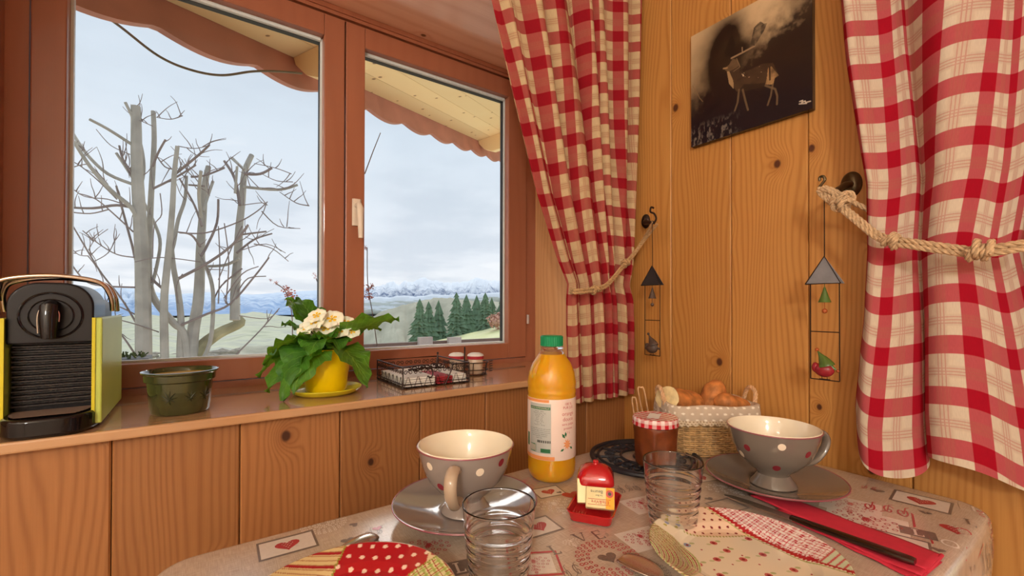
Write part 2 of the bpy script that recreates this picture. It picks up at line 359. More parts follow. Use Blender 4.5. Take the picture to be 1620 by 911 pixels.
def tag(o, label=None, cat=None, group=None, kind=None):
    for k, v in (('label', label), ('category', cat), ('group', group), ('kind', kind)):
        if v: o[k] = v
    return o
def thing(name, loc, label, cat, rz=0, group=None):
    o = bpy.data.objects.new(name, None); C.objects.link(o); o.location = loc; o.rotation_euler = (0, 0, rz); o.empty_display_size = .03
    return tag(o, label, cat, group)
def struct(name, loc=(0, 0, 0)):
    o = bpy.data.objects.new(name, None); C.objects.link(o); o.location = loc; o.empty_display_size = .03; o['kind'] = 'structure'; return o
def dupl(o, name, loc, parent):
    c = o.copy(); C.objects.link(c); c.location = loc; c.parent = parent; return c
def part(p, name, m, label=None, **k):   # decorator-free quick child
    o = k.pop('mb').build(name, m, p, **k)
    if label: o['label'] = label
    return o
def spline(pts, n=8):
    pts = [Vector(p) for p in pts]; out = []
    for i in range(len(pts)-1):
        p0 = pts[max(i-1, 0)]; p1 = pts[i]; p2 = pts[i+1]; p3 = pts[min(i+2, len(pts)-1)]
        for k in range(n):
            t = k/n; out.append(.5*((2*p1)+(p2-p0)*t+(2*p0-5*p1+4*p2-p3)*t*t+(3*p1-p0-3*p2+p3)*t**3))
    out.append(pts[-1]); return out
def lerp(a, b, t): return a+(b-a)*t
def interp(x, xs, ys): return float(np.interp(x, xs, ys))
def rope(mb, pts, r, turns_per_m=38, strands=3, n=6, step=.0022):
    pts = spline(pts, 10); L = [0]
    for a, b in zip(pts, pts[1:]): L.append(L[-1]+(b-a).length)
    m = max(8, int(L[-1]/step)); P = []
    arr = np.array([tuple(p) for p in pts]); ss = np.linspace(0, L[-1], m)
    P = [Vector([float(np.interp(q, L, arr[:, k])) for k in range(3)]) for q in ss]
    t0 = (P[1]-P[0]).normalized(); u = t0.cross(Vector((.3, .2, 1))).normalized(); fr = []
    for i in range(m):
        t = (P[min(i+1, m-1)]-P[max(i-1, 0)]).normalized(); u = (u-t*u.dot(t)).normalized(); fr.append((u.copy(), t.cross(u)))
    for s_ in range(strands):
        c = []
        for i in range(m):
            a = TAU*(s_/strands+ss[i]*turns_per_m); c.append(P[i]+(fr[i][0]*math.cos(a)+fr[i][1]*math.sin(a))*r*.52)
        mb.tube(c, r*.56, n)
    return mb
def knot(mb, c, d, r, R, up=Vector((0, 0, 1)), wraps=2.5):
    d = d.normalized(); u = d.cross(up).normalized(); w = d.cross(u)
    pts = [c+d*((t-.5)*R*1.6)+(u*math.cos(TAU*wraps*t)+w*math.sin(TAU*wraps*t))*R*(.75+.25*math.sin(9*t)) for t in np.linspace(0, 1, 26)]
    rope(mb, pts[::2], r)
def paint(o, fn):
    me = o.data; co = np.zeros(len(me.vertices)*3, np.float32); me.vertices.foreach_get('co', co); co = co.reshape(-1, 3)
    col = np.ones((len(co), 4), np.float32); col[:, :3] = fn(co)
    a = me.color_attributes.new('Col', 'FLOAT_COLOR', 'POINT'); a.data.foreach_set('color', col.ravel())
def vnoise(x, y, seed=0):
    rs = np.random.RandomState(seed); g = rs.rand(64, 64); xi = np.floor(x).astype(int); yi = np.floor(y).astype(int); fx = x-xi; fy = y-yi
    fx = fx*fx*(3-2*fx); fy = fy*fy*(3-2*fy); G = lambda a, b: g[a % 64, b % 64]
    return (G(xi, yi)*(1-fx)+G(xi+1, yi)*fx)*(1-fy)+(G(xi, yi+1)*(1-fx)+G(xi+1, yi+1)*fx)*fy
def fbm(x, y, seed=0, o=4):
    t = 0; a = .5
    for i in range(o): t = t+a*vnoise(x*2**i, y*2**i, seed+i); a *= .5
    return t
def inpoly(x, y, P):
    r = np.zeros(x.shape, bool); n = len(P)
    for i in range(n):
        x0, y0 = P[i]; x1, y1 = P[i-1]
        if y0 == y1: continue
        r ^= ((y0 > y) != (y1 > y)) & (x < (x1-x0)*(y-y0)/(y1-y0)+x0)
    return r
def segd(x, y, a, b):
    dx, dy = b[0]-a[0], b[1]-a[1]; t = np.clip(((x-a[0])*dx+(y-a[1])*dy)/(dx*dx+dy*dy), 0, 1); return np.hypot(x-a[0]-t*dx, y-a[1]-t*dy)
def plane_text(s, size=1., extrude=0, font_scale_x=1.):
    cu = bpy.data.curves.new('t', 'FONT'); cu.body = s; cu.size = size; cu.align_x = 'CENTER'; cu.align_y = 'CENTER'; cu.resolution_u = 3
    o = bpy.data.objects.new('t', cu); C.objects.link(o); bpy.context.view_layer.update()
    me = bpy.data.meshes.new_from_object(o.evaluated_get(bpy.context.evaluated_depsgraph_get()))
    vs = [tuple(v.co) for v in me.vertices]; fs = [tuple(p.vertices) for p in me.polygons]
    bpy.data.objects.remove(o); bpy.data.curves.remove(cu); bpy.data.meshes.remove(me); return vs, fs

# ================================================================== SETTING
WX = .98; WY = .8368; PW = .155; ZC = 2.3; ROOMX = -2.2; ROOMY = -2.7
def plank_mesh(w, z0, z1, axis, th=.018, c=.0022):
    b = MB(); h = w/2-.0006
    if axis == 'x': pr = [(0, -h+c), (c, -h), (th, -h), (th, h), (c, h), (0, h-c)]          # face on x=0, runs in y
    else: pr = [(-h+c, 0), (-h, c), (-h, th), (h, th), (h, c), (h-c, 0)][::-1]                # face on y=0, runs in x
    b.prism(pr, z0, z1); return b
def planks(root, m, axis, face, starts, w, z0, z1):
    first = None
    for s_ in starts:
        if first is None:
            first = plank_mesh(w, z0, z1, axis).build('plank', m, root, smooth=False); o = first
        else: o = first.copy(); C.objects.link(o); o.parent = root
        o.location = (face, s_+w/2, 0) if axis == 'x' else (s_+w/2, face, 0)
# right wall with a window opening further right than the frame
wr = struct('wall_right')
Y0 = .8408
planks(wr, 'pine', 'x', WX, [Y0-(k+1)*PW for k in range(5)], PW, 0, ZC)
planks(wr, 'pine', 'x', WX, [Y0-(k+1)*PW for k in range(5, 11)], PW, 2.0, ZC)
planks(wr, 'pine', 'x', WX, [Y0-(k+1)*PW for k in range(11, 23)], PW, 0, ZC)
ya, yb = Y0-5*PW, Y0-11*PW
b = MB(); b.box((WX+.019, ya, 0), (WX+.14, 1.16, ZC)); b.box((WX+.019, yb, 2.0), (WX+.14, ya, ZC)); b.box((WX+.019, ROOMY, 0), (WX+.14, yb, ZC))
b.build('wall_core', 'backing', wr, smooth=False)
w2 = struct('door_1', (WX+.07, (ya+yb)/2, 0)); hw = (ya-yb)/2
b = MB()
for a_, c_ in (((-.03, -hw, 0), (.03, hw, .12)), ((-.03, -hw, 1.93), (.03, hw, 2.0)), ((-.03, -hw, .12), (.03, -hw+.06, 1.93)), ((-.03, hw-.06, .12), (.03, hw, 1.93)), ((-.03, -.04, .12), (.03, .04, 1.93))): b.box(a_, c_)
b.build('frame', 'frame', w2, smooth=False)
for s_ in (-1, 1):
    b = MB(); b.box((-.003, min(s_*.04, s_*(hw-.06)), .12), (.003, max(s_*.04, s_*(hw-.06)), 1.93)); b.build('pane', 'pane', w2, smooth=False)
b = MB(); b.tube([(-.03, -.02, 1.02), (-.08, -.02, 1.02), (-.08, -.13, 1.02)], .008, 8); b.build('door_handle', 'chrome', w2)

# window wall
RX0, RX1, ZS, ZT = -.30, .8735, .873, 1.757
ww = struct('wall_window')
xs = [-.0994+PW*k for k in range(-14, 7)]
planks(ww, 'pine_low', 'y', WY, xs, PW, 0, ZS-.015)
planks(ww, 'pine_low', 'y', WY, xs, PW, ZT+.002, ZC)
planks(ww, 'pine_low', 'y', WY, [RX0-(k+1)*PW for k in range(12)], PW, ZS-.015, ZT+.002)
planks(ww, 'pine_low', 'y', WY, [RX1+.001], WX-RX1-.001, ZS-.015, ZT+.002)
b = MB()
b.box((ROOMX, WY+.019, 0), (WX+.019, 1.17, ZS-.016)); b.box((ROOMX, WY+.019, ZT+.02), (WX+.019, 1.17, ZC))
b.box((ROOMX, WY+.019, ZS-.016), (RX0-.02, 1.17, ZT+.02)); b.box((RX1+.02, WY+.019, ZS-.016), (WX+.019, 1.17, ZT+.02))
b.build('wall_core', 'backing', ww, smooth=False)
# other room surfaces
for n, a_, c_, m_ in (('wall_left', (ROOMX-.1, ROOMY, 0), (ROOMX, WY, ZC), 'plaster'), ('wall_back', (ROOMX, ROOMY-.1, 0), (WX+.1, ROOMY, ZC), 'plaster'),
                      ('floor', (ROOMX-.1, ROOMY-.1, -.1), (WX+.14, 1.17, 0), 'floor'), ('ceiling', (ROOMX-.1, ROOMY-.1, ZC), (WX+.14, 1.17, ZC+.1), 'ceiling')):
    b = MB(); b.box(a_, c_); o = b.build(n, m_, None, smooth=False); o['kind'] = 'structure'
# reveal lining
def lin(name, a_, c_, m_):
    b = MB(); b.box(a_, c_); o = b.build(name, m_, None, smooth=False); o['kind'] = 'structure'; return o
lin('trim_1', (RX0-.019, WY-.001, ZT), (RX1+.019, 1.165, ZT+.0195), 'soffit')
lin('trim_2', (RX1, WY+.0005, ZS), (RX1+.0195, 1.165, ZT), 'jamb')
lin('trim_3', (RX0-.0195, WY+.0005, ZS), (RX0, 1.165, ZT), 'jamb')
# window
w1 = struct('window_1', (0, 1.10, ZS))
def loc(b): return Matrix.Translation((0, -1.10, -ZS))
def wbox(b, x0, x1, y0, y1, z0, z1): return b.box((x0, y0-1.10, z0-ZS), (x1, y1-1.10, z1-ZS))
b = MB(); b.prism([(RX0, -.283), (RX1, -.283), (RX1, .06), (RX0, .06)], -.015, 0); o = b.build('window_sill', 'sill', w1, smooth=False)
md = o.modifiers.new('bevel', 'BEVEL'); md.width = .003; md.segments = 2
GX = (-.202, .244, .343, .79)             # glass edges in the plane y=1.136
SXa = (-.240, .2835); SXb = (.2865, .832); Z0, Z1 = .889, 1.732; GZ0, GZ1 = .934, 1.682
b = MB()
wbox(b, RX0, -.243, 1.108, 1.165, ZS, ZT); wbox(b, .835, RX1, 1.108, 1.165, ZS, ZT); wbox(b, -.243, .835, 1.108, 1.165, ZS, .8865); wbox(b, -.243, .835, 1.108, 1.165, 1.735, ZT)
wbox(b, -.30, -.272, 1.085, 1.108, ZS, ZT)
o = b.build('frame', 'frame', w1, smooth=False)
b = MB(); wbox(b, RX0, RX1, 1.094, 1.112, ZT-.012, ZT-.0004); wbox(b, RX0, RX1, 1.098, 1.11, ZT-.02, ZT-.012); b.build('head_moulding', 'frame', w1, smooth=False)
for n_, (x0, x1), (g0, g1) in ((0, SXa, (-.195, .237)), (1, SXb, (.332, .765))):
    b = MB()
    for q in ((x0, g0, Z0, Z1), (g1, x1, Z0, Z1)): wbox(b, q[0], q[1], 1.10, 1.15, q[2], q[3])
    wbox(b, g0, g1, 1.10, 1.15, Z0, GZ0); wbox(b, g0, g1, 1.10, 1.15, GZ1, Z1)
    sh = b.build('sash', 'frame', w1, smooth=False); md = sh.modifiers.new('bevel', 'BEVEL'); md.width = .002; md.segments = 2
    b = MB(); e = .0045
    wbox(b, g0, g0+e, 1.128, 1.14, GZ0, GZ1); wbox(b, g1-e, g1, 1.122, 1.14, GZ0, GZ1); wbox(b, g0+e, g1-e, 1.128, 1.14, GZ0, GZ0+e); wbox(b, g0+e, g1-e, 1.118, 1.14, GZ1-e*1.6, GZ1)
    b.build('glazing_bead', 'seal', sh, smooth=False)
    b = MB(); i = e; wbox(b, g1-i-.0009, g1-i, 1.126, 1.14, GZ0+i, GZ1-i*1.6); wbox(b, g0+i, g1-i, 1.126, 1.14, GZ1-i*1.6-.0009, GZ1-i*1.6); b.build('gasket', 'black_seal', sh, smooth=False)
    b = MB(); wbox(b, g0-.004, g1+.004, 1.1375, 1.1385, GZ0-.004, GZ1+.004); b.build('glass_pane', 'pane', sh, smooth=False)
    if n_:
        hp = hy(564, 338, 1.098); hp = (hp.x, hp.y-1.10, hp.z-ZS)
        b = MB(); b.bbox((hp[0]-.011, hp[1]-.006, hp[2]-.03), (hp[0]+.011, hp[1]+.003, hp[2]+.035), .004)
        b.tube([(hp[0], hp[1], hp[2]+.018), (hp[0], hp[1]-.022, hp[2]+.018), (hp[0]+.001, hp[1]-.027, hp[2]+.008), (hp[0]+.002, hp[1]-.028, hp[2]-.03), (hp[0]+.003, hp[1]-.026, hp[2]-.062)], [.007, .007, .0085, .007, .006], 10)
        o = b.build('window_handle', mat('ivory_enamel', S(226, 210, 190), .25, noise=.03), sh); o['label'] = 'ivory lever handle'
        q = hy(826, 505, 1.10); b = MB(); b.tube([(.8337, -.006, q.z-ZS-.014), (.8337, -.006, q.z-ZS+.014)], .004, 8); b.build('hinge', 'greywood', sh)

# ================================================================== OUTSIDE
# terrain: one sheet around the house, sloping to the valley
def px_bearing(px): return YAW+math.atan((px-810)/FPX)
def el(px, py):      # tangent of elevation along the horizontal distance
    d = ray(px, py); return d.z/math.hypot(d.x, d.y)
cr_px = [-400, 100, 400, 560, 640, 680, 720, 760, 800, 900, 1100]; cr_py = [640, 600, 592, 575, 552, 541, 532, 523, 513, 500, 490]
cr_b = [px_bearing(p) for p in cr_px]; cr_e = [el(p, y) for p, y in zip(cr_px, cr_py)]
def ground_z(bear, r):
    e = interp(bear, cr_b, cr_e); RC = 45.; zc = CAM.z+e*RC
    if r < RC: t = max(0, (r-2)/(RC-2)); return lerp(-1.7, zc, t)-.25*math.sin(PI*t)*2
    t = (r-RC); return max(-34, zc-.55*t**.95) if t < 70 else -34-min(1, (r-115)/900)*30
b = MB(); rs = [1.3, 4, 8, 14, 20, 26, 32, 38, 42, 45, 48, 54, 62, 75, 95, 130, 200, 350, 600, 1000, 1800, 3200, 6000]
bs = np.linspace(-2.2, 2.4, 90); vs = []
for r in rs:
    for a in bs: vs.append((r*math.sin(a), max(1.3, r*math.cos(a)) if r < 5 else r*math.cos(a), ground_z(a, r)+(.02*r*(vnoise(np.array(a*30), np.array(r*.05), 3)-.5) if r > 120 else 0)))
nb = len(bs); b.add(vs, [(j*nb+i, j*nb+i+1, (j+1)*nb+i+1, (j+1)*nb+i) for j in range(len(rs)-1) for i in range(nb-1)][: (len(rs)-1)*(nb-1)])
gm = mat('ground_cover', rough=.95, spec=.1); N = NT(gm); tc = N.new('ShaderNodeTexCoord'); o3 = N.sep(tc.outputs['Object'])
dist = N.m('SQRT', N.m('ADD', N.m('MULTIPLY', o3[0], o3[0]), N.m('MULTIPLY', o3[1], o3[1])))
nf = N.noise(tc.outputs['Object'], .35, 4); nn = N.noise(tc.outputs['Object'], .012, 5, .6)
bounce_ground = S(232, 214, 190); near = N.ramp(nf, [(.3, S(220, 218, 158)), (.7, S(234, 230, 186))]); farc = N.ramp(nn, [(.3, S(170, 172, 148)), (.48, S(206, 206, 178)), (.6, S(184, 184, 168)), (.75, S(220, 216, 200))])  # innermost pale ground is out of view, added to bounce light onto the porch soffit
N.put(N.n['Principled BSDF'].inputs['Base Color'], N.mix(N.rng(dist, 60, 110), N.mix(N.rng(dist, 14, 9), near, bounce_ground), farc))
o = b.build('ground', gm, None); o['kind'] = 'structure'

def range_mesh(name, pts, dist, zb, m, seed, depth=.25, rough=.03, sub=10):
    """pts: silhouette pixels; a ridge with a front slope, spurs and a back slope at a real distance"""
    b = MB(); xs_ = np.linspace(pts[0][0], pts[-1][0], len(pts)*sub); P = [p[0] for p in pts]; Q = [p[1] for p in pts]; rows = 14; vs = []
    for j in range(rows+3):
        t = j/rows
        for k, x in enumerate(xs_):
            a = px_bearing(x); e = el(x, interp(x, P, Q)); R = dist*(1-depth+depth*min(t, 1)) if t <= 1 else dist*(1+depth*(t-1)*2)
            zt = CAM.z+e*dist; n = float(fbm(np.array(x*.05+7), np.array(t*3.), seed, 4))-.47; n = n*(1 if t<1 else 0)*(1-t**4 if t<1 else 0); n2 = float(fbm(np.array(x*.22+3), np.array(t*5.), seed+9, 3))-.45
            z = lerp(zb, zt, t**1.15) if t <= 1 else zt-(zt-zb)*(t-1)*1.5
            z += (n*.5+n2*.35)*(zt-zb)*math.sin(PI*min(1, t))*1.0+(n2*(zt-zb)*rough if t >= 1 else n2*(zt-zb)*rough*t)
            vs.append((R*math.sin(a), R*math.cos(a), z))
    n = len(xs_); b.add(vs, [(j*n+i, j*n+i+1, (j+1)*n+i+1, (j+1)*n+i) for j in range(rows+2) for i in range(n-1)])
    o = b.build(name, m, None, auto=False); o['kind'] = 'structure'; return o
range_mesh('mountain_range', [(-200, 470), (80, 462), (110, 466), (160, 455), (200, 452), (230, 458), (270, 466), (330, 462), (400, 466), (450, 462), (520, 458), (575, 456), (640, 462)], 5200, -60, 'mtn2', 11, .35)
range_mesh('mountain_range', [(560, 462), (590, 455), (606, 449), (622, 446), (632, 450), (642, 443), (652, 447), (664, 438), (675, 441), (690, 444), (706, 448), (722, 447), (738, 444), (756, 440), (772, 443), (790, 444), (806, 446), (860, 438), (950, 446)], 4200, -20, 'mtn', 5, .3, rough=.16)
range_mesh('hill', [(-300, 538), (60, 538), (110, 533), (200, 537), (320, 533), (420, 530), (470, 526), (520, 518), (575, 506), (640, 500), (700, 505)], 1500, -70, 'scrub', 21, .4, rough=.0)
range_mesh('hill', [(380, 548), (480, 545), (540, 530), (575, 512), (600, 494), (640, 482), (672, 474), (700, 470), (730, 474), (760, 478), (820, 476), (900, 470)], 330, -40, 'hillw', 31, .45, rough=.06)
def cloudbank(pts, dist, th):
    b = MB()
    for (x, y, w) in pts:
        a = px_bearing(x); R = dist; z = CAM.z+el(x, y)*R
        for k in range(5):
            q = (k-2)/2; b.ball((R*math.sin(a+q*w/FPX*.8), R*math.cos(a+q*w/FPX*.8), z-abs(q)*th*.3), th, 12, (3.2, 2, .8+.2*random.random()))
    o = b.build('cloud_bank', 'cloudbank', None); return tag(o, 'white mist lying below the snowy mountains', 'cloud', kind='stuff')
cloudbank([(572, 486, 30), (592, 489, 30), (615, 487, 30), (600, 478, 40), (640, 476, 40), (690, 474, 40), (740, 472, 40), (790, 470, 40)], 2900, 36)

# fir trees
def fir(base, h, seed, label):
    rnd = random.Random(seed); t = thing('fir_tree', base, label, 'tree', group='fir trees at the edge of the field')
    b = MB(); vs = []; n = 18; L = 15
    for k in range(L):
        z0 = h*(.06+.9*k/L); R = h*.29*(1-k/L)**.8+.12; zt = z0+h*.15
        o_ = len(b.v); ring = []
        for i in range(n):
            a = TAU*(i+rnd.random()*.5)/n; q = R*(.62+.5*rnd.random()) if i % 2 else R*(.45+.2*rnd.random()); ring.append((q*math.cos(a), q*math.sin(a), z0-q*.25+rnd.uniform(-.1, .1)))
        b.add(ring+[(0, 0, min(zt, h)), (0, 0, z0+.1)], [(i, (i+1) % n, n) for i in range(n)]+[((i+1) % n, i, n+1) for i in range(n)])
    b.build('foliage', 'fir', t, smooth=False); b = MB(); b.tube([(0, 0, -1), (0, 0, h*.8)], [.22, .05], 8); b.build('trunk', 'bark_d', t)
firs = [(664, 472, 528, 'left'), (678, 476, 527, 'left'), (694, 474, 524, 'left'), (722, 462, 523, 'right'), (738, 465, 520, 'right'), (754, 466, 518, 'right'), (768, 462, 516, 'right'), (778, 470, 515, 'right'), (796, 458, 512, 'right')]
od = ['first', 'second', 'third', 'fourth', 'fifth', 'sixth']; cnt = {'left': 0, 'right': 0}
for i, (x, yt, yb_, cl) in enumerate(firs):
    D = 46+(i % 3)*6.5; a = px_bearing(x); zb = ground_z(a, D)-.3; zt = CAM.z+el(x, yt)*D
    fir((D*math.sin(a), D*math.cos(a), zb), zt-zb, i, f'dark green fir, {od[cnt[cl]]} from the left in the {cl} clump beyond the field'); cnt[cl] += 1
def bush(px, py, D, r, m, label, name='bush', n=420, s=.12):
    a = px_bearing(px); z = CAM.z+el(px, py)*D; rnd = random.Random(int(px)); b = MB()
    for i in range(n):
        d = Vector((rnd.gauss(0, 1), rnd.gauss(0, 1), rnd.gauss(0, .8))).normalized()*r*rnd.uniform(.5, 1.05); d.z = d.z*.7
        u = Vector((rnd.gauss(0, 1), rnd.gauss(0, 1), rnd.gauss(0, 1))).normalized()*s; w = u.cross(d).normalized()*s
        b.add([d-u, d+w, d+u, d-w], [(0, 1, 2, 3)])
    for i in range(10):
        q = TAU*i/10; b.tube([(0, 0, -r), (r*.3*math.cos(q), r*.3*math.sin(q), -r*.2), (r*.6*math.cos(q), r*.6*math.sin(q), r*.5)], .02, 4)
    o = b.build(name, m, None, smooth=False); o.location = (D*math.sin(a), D*math.cos(a), z); return tag(o, label, 'bush')
bush(789, 507, 42, 1.15, 'pinkbush', 'leafless pinkish bush on the field in front of the rightmost firs', s=.13)

rs_ = random.Random(5)
for nm, m_, n_, lab, r0, r1, sz in (('hedge', mat('bare_hedge', S(150, 142, 128), .95, noise=.3, nscale=.3), 700, 'bare grey hedges and thickets scattered over the valley', 48, 600, 1.), ('farmhouse', mat('pale_farmhouse_wall', S(236, 230, 224), .9, noise=.05), 0, '', 0, 0, 1)):
    if not n_: continue
    b = MB()
    for i in range(n_):
        a = px_bearing(rs_.uniform(60, 650)); D = r0*(r1/r0)**rs_.random(); z = ground_z(a, D); h = D*rs_.uniform(.004, .010); b.ball((D*math.sin(a), D*math.cos(a), z+h*.3), h, 6, (rs_.uniform(1, 3.5), 1.2, .8))
    tag(b.build('hedge', m_, None, smooth=False), lab, 'hedge', kind='stuff')
for i, (px, D) in enumerate(((186, 420), (440, 520), (478, 400), (497, 430))):
    a = px_bearing(px); z = ground_z(a, D); t = thing('farmhouse', (D*math.sin(a), D*math.cos(a), z-1), ('tiny pale farmhouse in the valley, leftmost, beside the coffee machine', 'tiny pale farmhouse in the valley, second from the left', 'tiny pale farmhouse in the valley, third from the left', 'tiny pale farmhouse in the valley, rightmost, beside the mullion')[i], 'house', group='farmhouses in the valley')
    b = MB(); b.box((-5, -4, 0), (5, 4, 6)); b.build('wall', 'plaster', t, smooth=False); b = MB(); b.add([(-5.6, -4.6, 6), (5.6, -4.6, 6), (5.6, 4.6, 6), (-5.6, 4.6, 6), (-5.6, 0, 9), (5.6, 0, 9)], [(0, 1, 5, 4), (2, 3, 4, 5), (0, 4, 3), (1, 2, 5), (3, 2, 1, 0)]); b.build('roof', 'fascia', t, smooth=False)

# pruned tree, drawn on a plane 5.5 m out with every stem leaning its own way
TR = thing('bare_tree', (.1, 5.6, -1.75), 'grey pruned leafless tree with sawn-off limbs outside the left pane', 'tree')
def TP(x, y, off=0.): return hy(100+x/2.119, 150+y/2.119, 5.6+off)-TR.location
def stem(pts, w0, w1, m='bark', name='limb', off0=0., off1=0., n=8, mb=None):
    k = len(pts)-1; P = [TP(x, y, lerp(off0, off1, i/max(1, k))) for i, (x, y) in enumerate(pts)]
    Q = spline(P, 4); d = 5.6/.9; rad = [max(.002, lerp(w0, w1, i/(len(Q)-1))/2.119/2/FPX*(q+TR.location-CAM).dot(_F2)*1.1) for i, q in enumerate(Q)]
    b = mb or MB(); b.tube(Q, rad, n)
    if mb is None: return b.build(name, m, TR)
stem([(243, 38), (245, 110), (246, 200), (250, 300), (256, 400), (262, 500), (266, 600), (268, 700), (270, 880), (272, 1160)], 24, 44, name='trunk')
stem([(302, 55), (305, 150), (300, 250), (294, 350), (290, 450), (286, 550), (290, 640), (315, 700), (370, 765), (410, 830), (430, 1160)], 12, 22, name='trunk', off0=.2)
stem([(383, 172), (372, 270), (366, 380), (356, 500), (346, 600), (338, 700), (340, 880), (345, 1160)], 11, 24, name='trunk', off0=-.2)
stem([(362, 500), (370, 580), (385, 660), (395, 760), (392, 880), (390, 1160)], 12, 22, name='trunk', off0=.1)
stem([(487, 240), (475, 300), (468, 400), (461, 500), (458, 600), (452, 700), (435, 800), (430, 900), (430, 1160)], 14, 38, name='trunk', off0=.3)
stem([(632, 202), (608, 260), (600, 350), (590, 450), (585, 550), (577, 650), (576, 755)], 14, 28, name='trunk', off0=.3)
stem([(576, 745), (592, 765), (520, 800), (460, 850), (440, 920), (435, 1160)], 26, 46, 'moss', name='trunk', off0=.3)
limbs = [([(208, 25), (232, 75), (243, 110)], 9, 9), ([(88, 82), (150, 115), (236, 170)], 8, 9), ([(245, 115), (265, 190), (268, 260), (250, 330)], 8, 14), ([(30, 125), (80, 200), (150, 265), (240, 302)], 8, 11),
 ([(35, 155), (90, 240), (160, 320), (230, 380), (258, 440)], 9, 14), ([(178, 195), (215, 250), (240, 290)], 8, 9), ([(188, 170), (200, 215), (235, 270)], 6, 7), ([(15, 377), (100, 380), (180, 370), (250, 382)], 7, 9),
 ([(178, 305), (200, 390), (230, 500), (250, 570), (300, 620), (340, 655)], 6, 9), ([(343, 150), (318, 195), (300, 240)], 6, 7), ([(270, 360), (310, 440), (325, 500), (310, 590), (295, 640)], 8, 10),
 ([(490, 168), (450, 205), (372, 268)], 6, 8), ([(445, 235), (380, 275), (300, 315)], 5, 7), ([(413, 272), (408, 350), (385, 420), (370, 500), (350, 560)], 9, 13), ([(620, 435), (570, 500), (490, 560), (388, 615)], 6, 9),
 ([(690, 545), (640, 610), (560, 700), (480, 735), (395, 772)], 5, 9), ([(462, 255), (455, 330), (462, 410)], 9, 10), ([(502, 290), (485, 340), (470, 390)], 9, 8), ([(540, 245), (475, 270), (430, 275)], 6, 7),
 ([(520, 350), (515, 430), (480, 510), (462, 540)], 7, 9), ([(422, 302), (472, 306)], 6, 6), ([(385, 460), (430, 470), (460, 510)], 5, 7), ([(390, 280), (440, 370), (465, 440)], 5, 7), ([(465, 545), (495, 620), (503, 700), (492, 830), (450, 920)], 11, 14),
 ([(785, 302), (720, 318), (602, 308)], 8, 9), ([(700, 245), (660, 265), (606, 265)], 7, 9), ([(566, 212), (606, 250)], 9, 8), ([(540, 222), (575, 280), (592, 370)], 7, 10), ([(583, 240), (576, 330)], 8, 8),
 ([(480, 575), (545, 570), (590, 548)], 9, 9), ([(680, 458), (600, 468)], 5, 6), ([(700, 465), (640, 485), (582, 530)], 5, 7), ([(500, 700), (530, 640), (600, 582)], 4, 5)]
for i, (p, a_, c_) in enumerate(limbs): stem(p, a_, c_, 'bark_d' if a_ < 8 else 'bark', off0=random.uniform(-.35, .35), n=6)
tw = [([(310, 75), (360, 82), (400, 70)], 2, 3), ([(15, 392), (90, 398), (150, 385)], 4, 4), ([(640, 230), (710, 245), (765, 265)], 2, 3), ([(660, 262), (715, 288), (770, 292)], 2, 3), ([(725, 325), (780, 362), (825, 372)], 2, 4),
 ([(685, 358), (650, 390), (590, 425), (480, 462), (390, 462)], 3, 5), ([(665, 390), (720, 440), (795, 448)], 4, 2), ([(600, 370), (665, 362), (685, 370)], 3, 2), ([(640, 500), (700, 515), (755, 558)], 4, 2), ([(600, 520), (680, 500), (745, 530)], 3, 2),
 ([(30, 435), (80, 520), (130, 600), (200, 690), (265, 800)], 4, 6), ([(65, 455), (120, 500), (180, 535), (240, 545)], 3, 4), ([(15, 550), (70, 620), (130, 640), (262, 646)], 4, 6), ([(15, 500), (50, 535), (85, 540)], 2, 3), ([(135, 690), (200, 715), (268, 750)], 3, 5), ([(150, 745), (240, 768), (320, 795)], 3, 4),
 ([(150, 765), (200, 810), (260, 900)], 4, 6), ([(725, 715), (660, 790), (580, 870)], 3, 5), ([(15, 215), (60, 240), (120, 290), (180, 350)], 3, 4), ([(15, 300), (70, 340), (150, 350), (215, 372)], 2, 4), ([(15, 250), (60, 235), (95, 240), (150, 300)], 3, 3), ([(50, 330), (110, 350), (170, 400), (235, 460)], 3, 5),
 ([(110, 115), (160, 170), (225, 200)], 2, 3), ([(255, 85), (300, 105)], 2, 3), ([(385, 172), (440, 180), (488, 170)], 3, 2), ([(310, 200), (340, 240), (372, 250)], 4, 4), ([(100, 560), (150, 530), (178, 480)], 3, 2), ([(150, 450), (110, 480), (85, 520)], 2, 2), ([(240, 560), (330, 545), (460, 560)], 3, 3),
 ([(300, 545), (305, 440), (330, 400), (325, 330)], 3, 3), ([(400, 600), (380, 640), (385, 700)], 3, 3), ([(520, 440), (525, 560), (520, 700)], 3, 4), ([(540, 430), (555, 560), (545, 700)], 3, 4), ([(590, 740), (680, 750), (720, 725)], 3, 2), ([(520, 620), (570, 500), (600, 440)], 3, 4), ([(655, 575), (600, 600), (540, 680)], 3, 4), ([(680, 608), (620, 615), (585, 660)], 3, 4)]
b = MB()
for p, a_, c_ in tw: stem(p, a_, c_, off0=random.uniform(-.3, .3), n=5, mb=b)
rt = random.Random(4)
for i in range(200):
    pl = rt.choice(limbs+tw[:28])[0]; kk = rt.randrange(len(pl)-1); f_ = rt.random(); x = lerp(pl[kk][0], pl[kk+1][0], f_); y = lerp(pl[kk][1], pl[kk+1][1], f_)
    a = rt.uniform(-2.6, -.5) if rt.random() < .75 else rt.uniform(-PI, PI); l = rt.uniform(25, 90)
    p = [(x, y)]
    for k in range(3): a += rt.uniform(-.35, .35); x += math.cos(a)*l/3; y += math.sin(a)*l/3; p.append((x, y))
    stem(p, 3.0, 1.2, off0=0, n=4, mb=b)
tag(b.build('twigs', 'bark_d', TR), kind='stuff')

